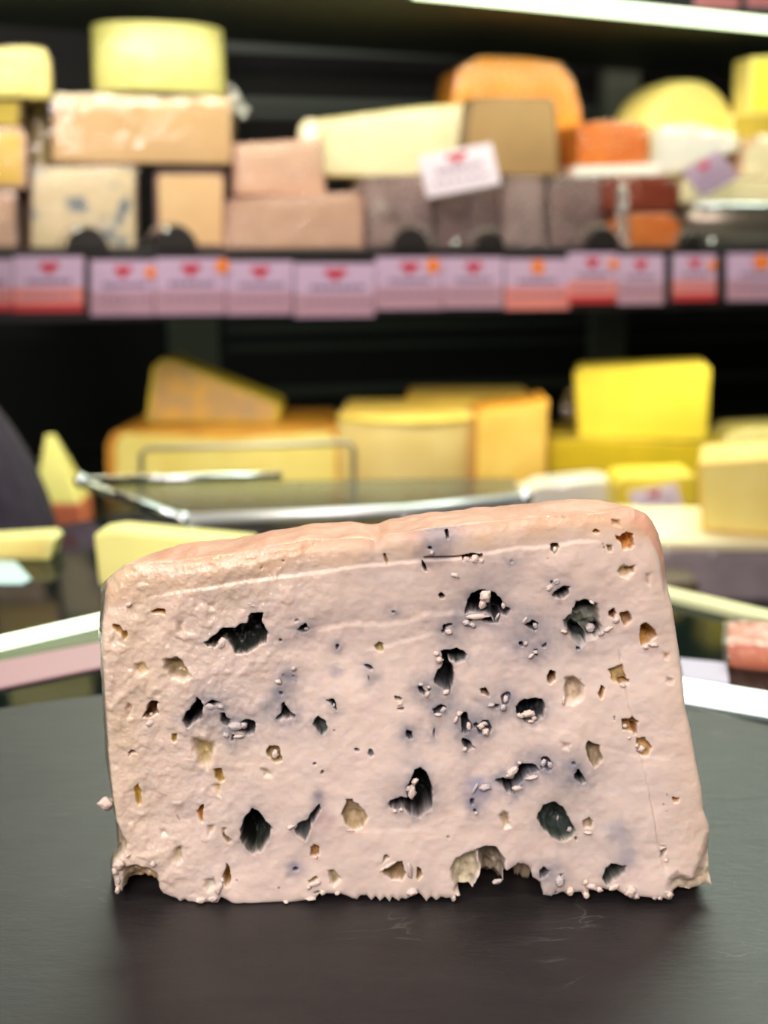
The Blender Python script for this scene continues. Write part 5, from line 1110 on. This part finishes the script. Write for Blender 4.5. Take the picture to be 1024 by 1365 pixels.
# ---------------------------------------------------------------- person at the left edge: dark plum sleeve
def person():
    Y0 = .52
    DX = 48
    root = thing('person', 'person in a dark plum fleece sweater, bent elbow at the left frame edge', 'person', (onp(-150, 600, Y0).x, Y0 + .12, -.97))
    def mm(x, y, dy=0): return onp(x + DX, y + 22, Y0 + dy)
    J = {}
    shoulder = mm(-190, 500, .08); neck = mm(-330, 400, .12); head = mm(-340, 250, .10); head2 = mm(-345, 160, .10)
    elbow = mm(-22, 735, .0); upper = mm(-66, 628, .03); fore = mm(-110, 790, -.02); wrist = mm(-200, 830, -.03)
    chest = mm(-380, 560, .14); waist = mm(-390, 860, .14); hip = Vector((waist.x, waist.y, waist.z - .22))
    s2 = Vector((2 * neck.x - shoulder.x, shoulder.y + .03, shoulder.z)); e2 = s2 + Vector((-.06, 0, -.28)); w2 = e2 + Vector((.05, -.12, -.2))
    kn = hip + Vector((.09, -.02, -.42)); an = Vector((kn.x, kn.y + .02, -.93)); kn2 = hip + Vector((-.09, -.02, -.42)); an2 = Vector((kn2.x, kn2.y + .02, -.93))
    pts = [hip, waist, chest, neck, head, head + Vector((0, 0, .01)), shoulder, upper, elbow, fore, wrist, s2, e2, w2, kn, an, kn2, an2]
    rad = [.14, .12, .13, .052, .045, .04, .06, .046, .050, .044, .034, .075, .055, .035, .075, .045, .075, .045]
    edges = [(0, 1), (1, 2), (2, 3), (3, 4), (4, 5), (2, 6), (6, 7), (7, 8), (8, 9), (9, 10), (2, 11), (11, 12), (12, 13), (0, 14), (14, 15), (0, 16), (16, 17)]
    me = bpy.data.meshes.new('body'); me.from_pydata([p - Vector(root.location) for p in pts], edges, [])
    o = link('body', me, mat('plum_fleece', (44, 34, 52), .9, var=(32, 25, 40), scale=60, bump=.6, bscale=200), root)
    sk = o.modifiers.new('skin', 'SKIN')
    for i, sv in enumerate(me.skin_vertices[0].data): sv.radius = (rad[i], rad[i]); sv.use_root = (i == 0)
    o.modifiers.new('sub', 'SUBSURF').levels = 2; o.modifiers['sub'].render_levels = 2
    for p in o.modifiers: pass
    o['label'] = 'dark plum fleece sleeve and body'
    skin = mat('skin', (208, 160, 136), .5, sss=.2); hm = mat('brown_hair', (58, 42, 32), .6, bump=.6, bscale=300)
    # head with brow, nose, chin and ears, turned to the counter
    hc = head + Vector((0, 0, .065)) - Vector(root.location)
    bm = bmesh.new(); bmesh.ops.create_icosphere(bm, subdivisions=5, radius=1.0)
    def bl(x, z, cx, cz, r): return math.exp(-(((x - cx) ** 2 + (z - cz) ** 2) / r ** 2))
    for v in bm.verts:
        n = v.co.normalized(); x, y, z = n.x, n.y, n.z; sx = 1 - .22 * max(0, -z) ** 1.3
        f = 0.0
        if y < 0:
            f += .30 * bl(x, z, 0, -.16, .13) + .20 * bl(x, z, 0, .02, .09) + .07 * bl(x, z, 0, .24, .4) - .10 * (bl(x, z, .33, .06, .13) + bl(x, z, -.33, .06, .13))
            f += .09 * bl(x, z, 0, -.44, .14) - .06 * bl(x, z, 0, -.50, .04) + .12 * bl(x, z, 0, -.76, .2)
        e = .10 * (math.exp(-((abs(x) - 1) ** 2 / .03 + (y - .08) ** 2 / .015 + z * z / .05)))
        v.co = Vector((x * (.073 * sx) * (1 + e * 1.4), y * .092 - f * .07, z * .112))
    h = from_bm('head', bm, skin, root, True); h.location = hc
    bm = bmesh.new(); bmesh.ops.create_icosphere(bm, subdivisions=4, radius=1.0)
    for v in bm.verts:
        n = v.co.normalized(); k = 1.1 if (n.y > -.15 or n.z > .42) else .8
        v.co = Vector((n.x * .074 * k, n.y * .095 * k + .004, n.z * .112 * k + .004)) * (1 + .03 * mnoise.noise(n * 6))
        if v.co.z < -.05: v.co.z = -.05 + (v.co.z + .05) * .2
    hh = from_bm('hair', bm, hm, h, True); em = mat('eye_dark', (30, 24, 22), .15); ew = mat('eye_white', (230, 226, 220), .2)
    for s_ in (-1, 1):
        for nm, r_, dy, mt in (('eye', .0105, 0, ew), ('iris', .0055, -.0068, em)):
            bm = bmesh.new(); bmesh.ops.create_icosphere(bm, subdivisions=2, radius=r_); e_ = from_bm(nm, bm, mt, h, True); e_.location = (s_ * .025, -.0735 + dy, .006)
    # hands: palm and five bent fingers
    for wr, el in ((wrist, fore), (w2, e2)):
        d_ = (wr - el).normalized(); sd_ = d_.cross(Vector((0, 0, 1))).normalized(); up_ = sd_.cross(d_)
        P0 = wr - Vector(root.location); pv = [P0 - d_ * .02, P0 + d_ * .035, P0 + d_ * .075]; rv = [.022, .026, .024]; ev = [(0, 1), (1, 2)]
        for k_, ln in enumerate((.070, .080, .074, .058)):
            b0 = P0 + d_ * .080 + sd_ * (.030 - .020 * k_); i0 = len(pv); q1 = b0 + d_ * ln * .45 - up_ * .004; q2 = q1 + d_ * ln * .3 - up_ * .016; q3 = q2 + d_ * ln * .14 - up_ * .02
            pv += [b0, q1, q2, q3]; rv += [.0095, .0085, .008, .0068]; ev += [(2, i0), (i0, i0 + 1), (i0 + 1, i0 + 2), (i0 + 2, i0 + 3)]
        i0 = len(pv); t0 = P0 + d_ * .03 + sd_ * .026; pv += [t0, t0 + d_ * .026 + sd_ * .022, t0 + d_ * .052 + sd_ * .030 - up_ * .008]; rv += [.012, .010, .008]; ev += [(1, i0), (i0, i0 + 1), (i0 + 1, i0 + 2)]
        me = bpy.data.meshes.new('hand'); me.from_pydata(pv, ev, []); ho = link('hand', me, skin, root); s3 = ho.modifiers.new('skin', 'SKIN')
        for i, sv in enumerate(me.skin_vertices[0].data): sv.radius = (rv[i], rv[i]); sv.use_root = (i == 0)
        ho.modifiers.new('sub', 'SUBSURF').levels = 1; ho.modifiers['sub'].render_levels = 2
person()
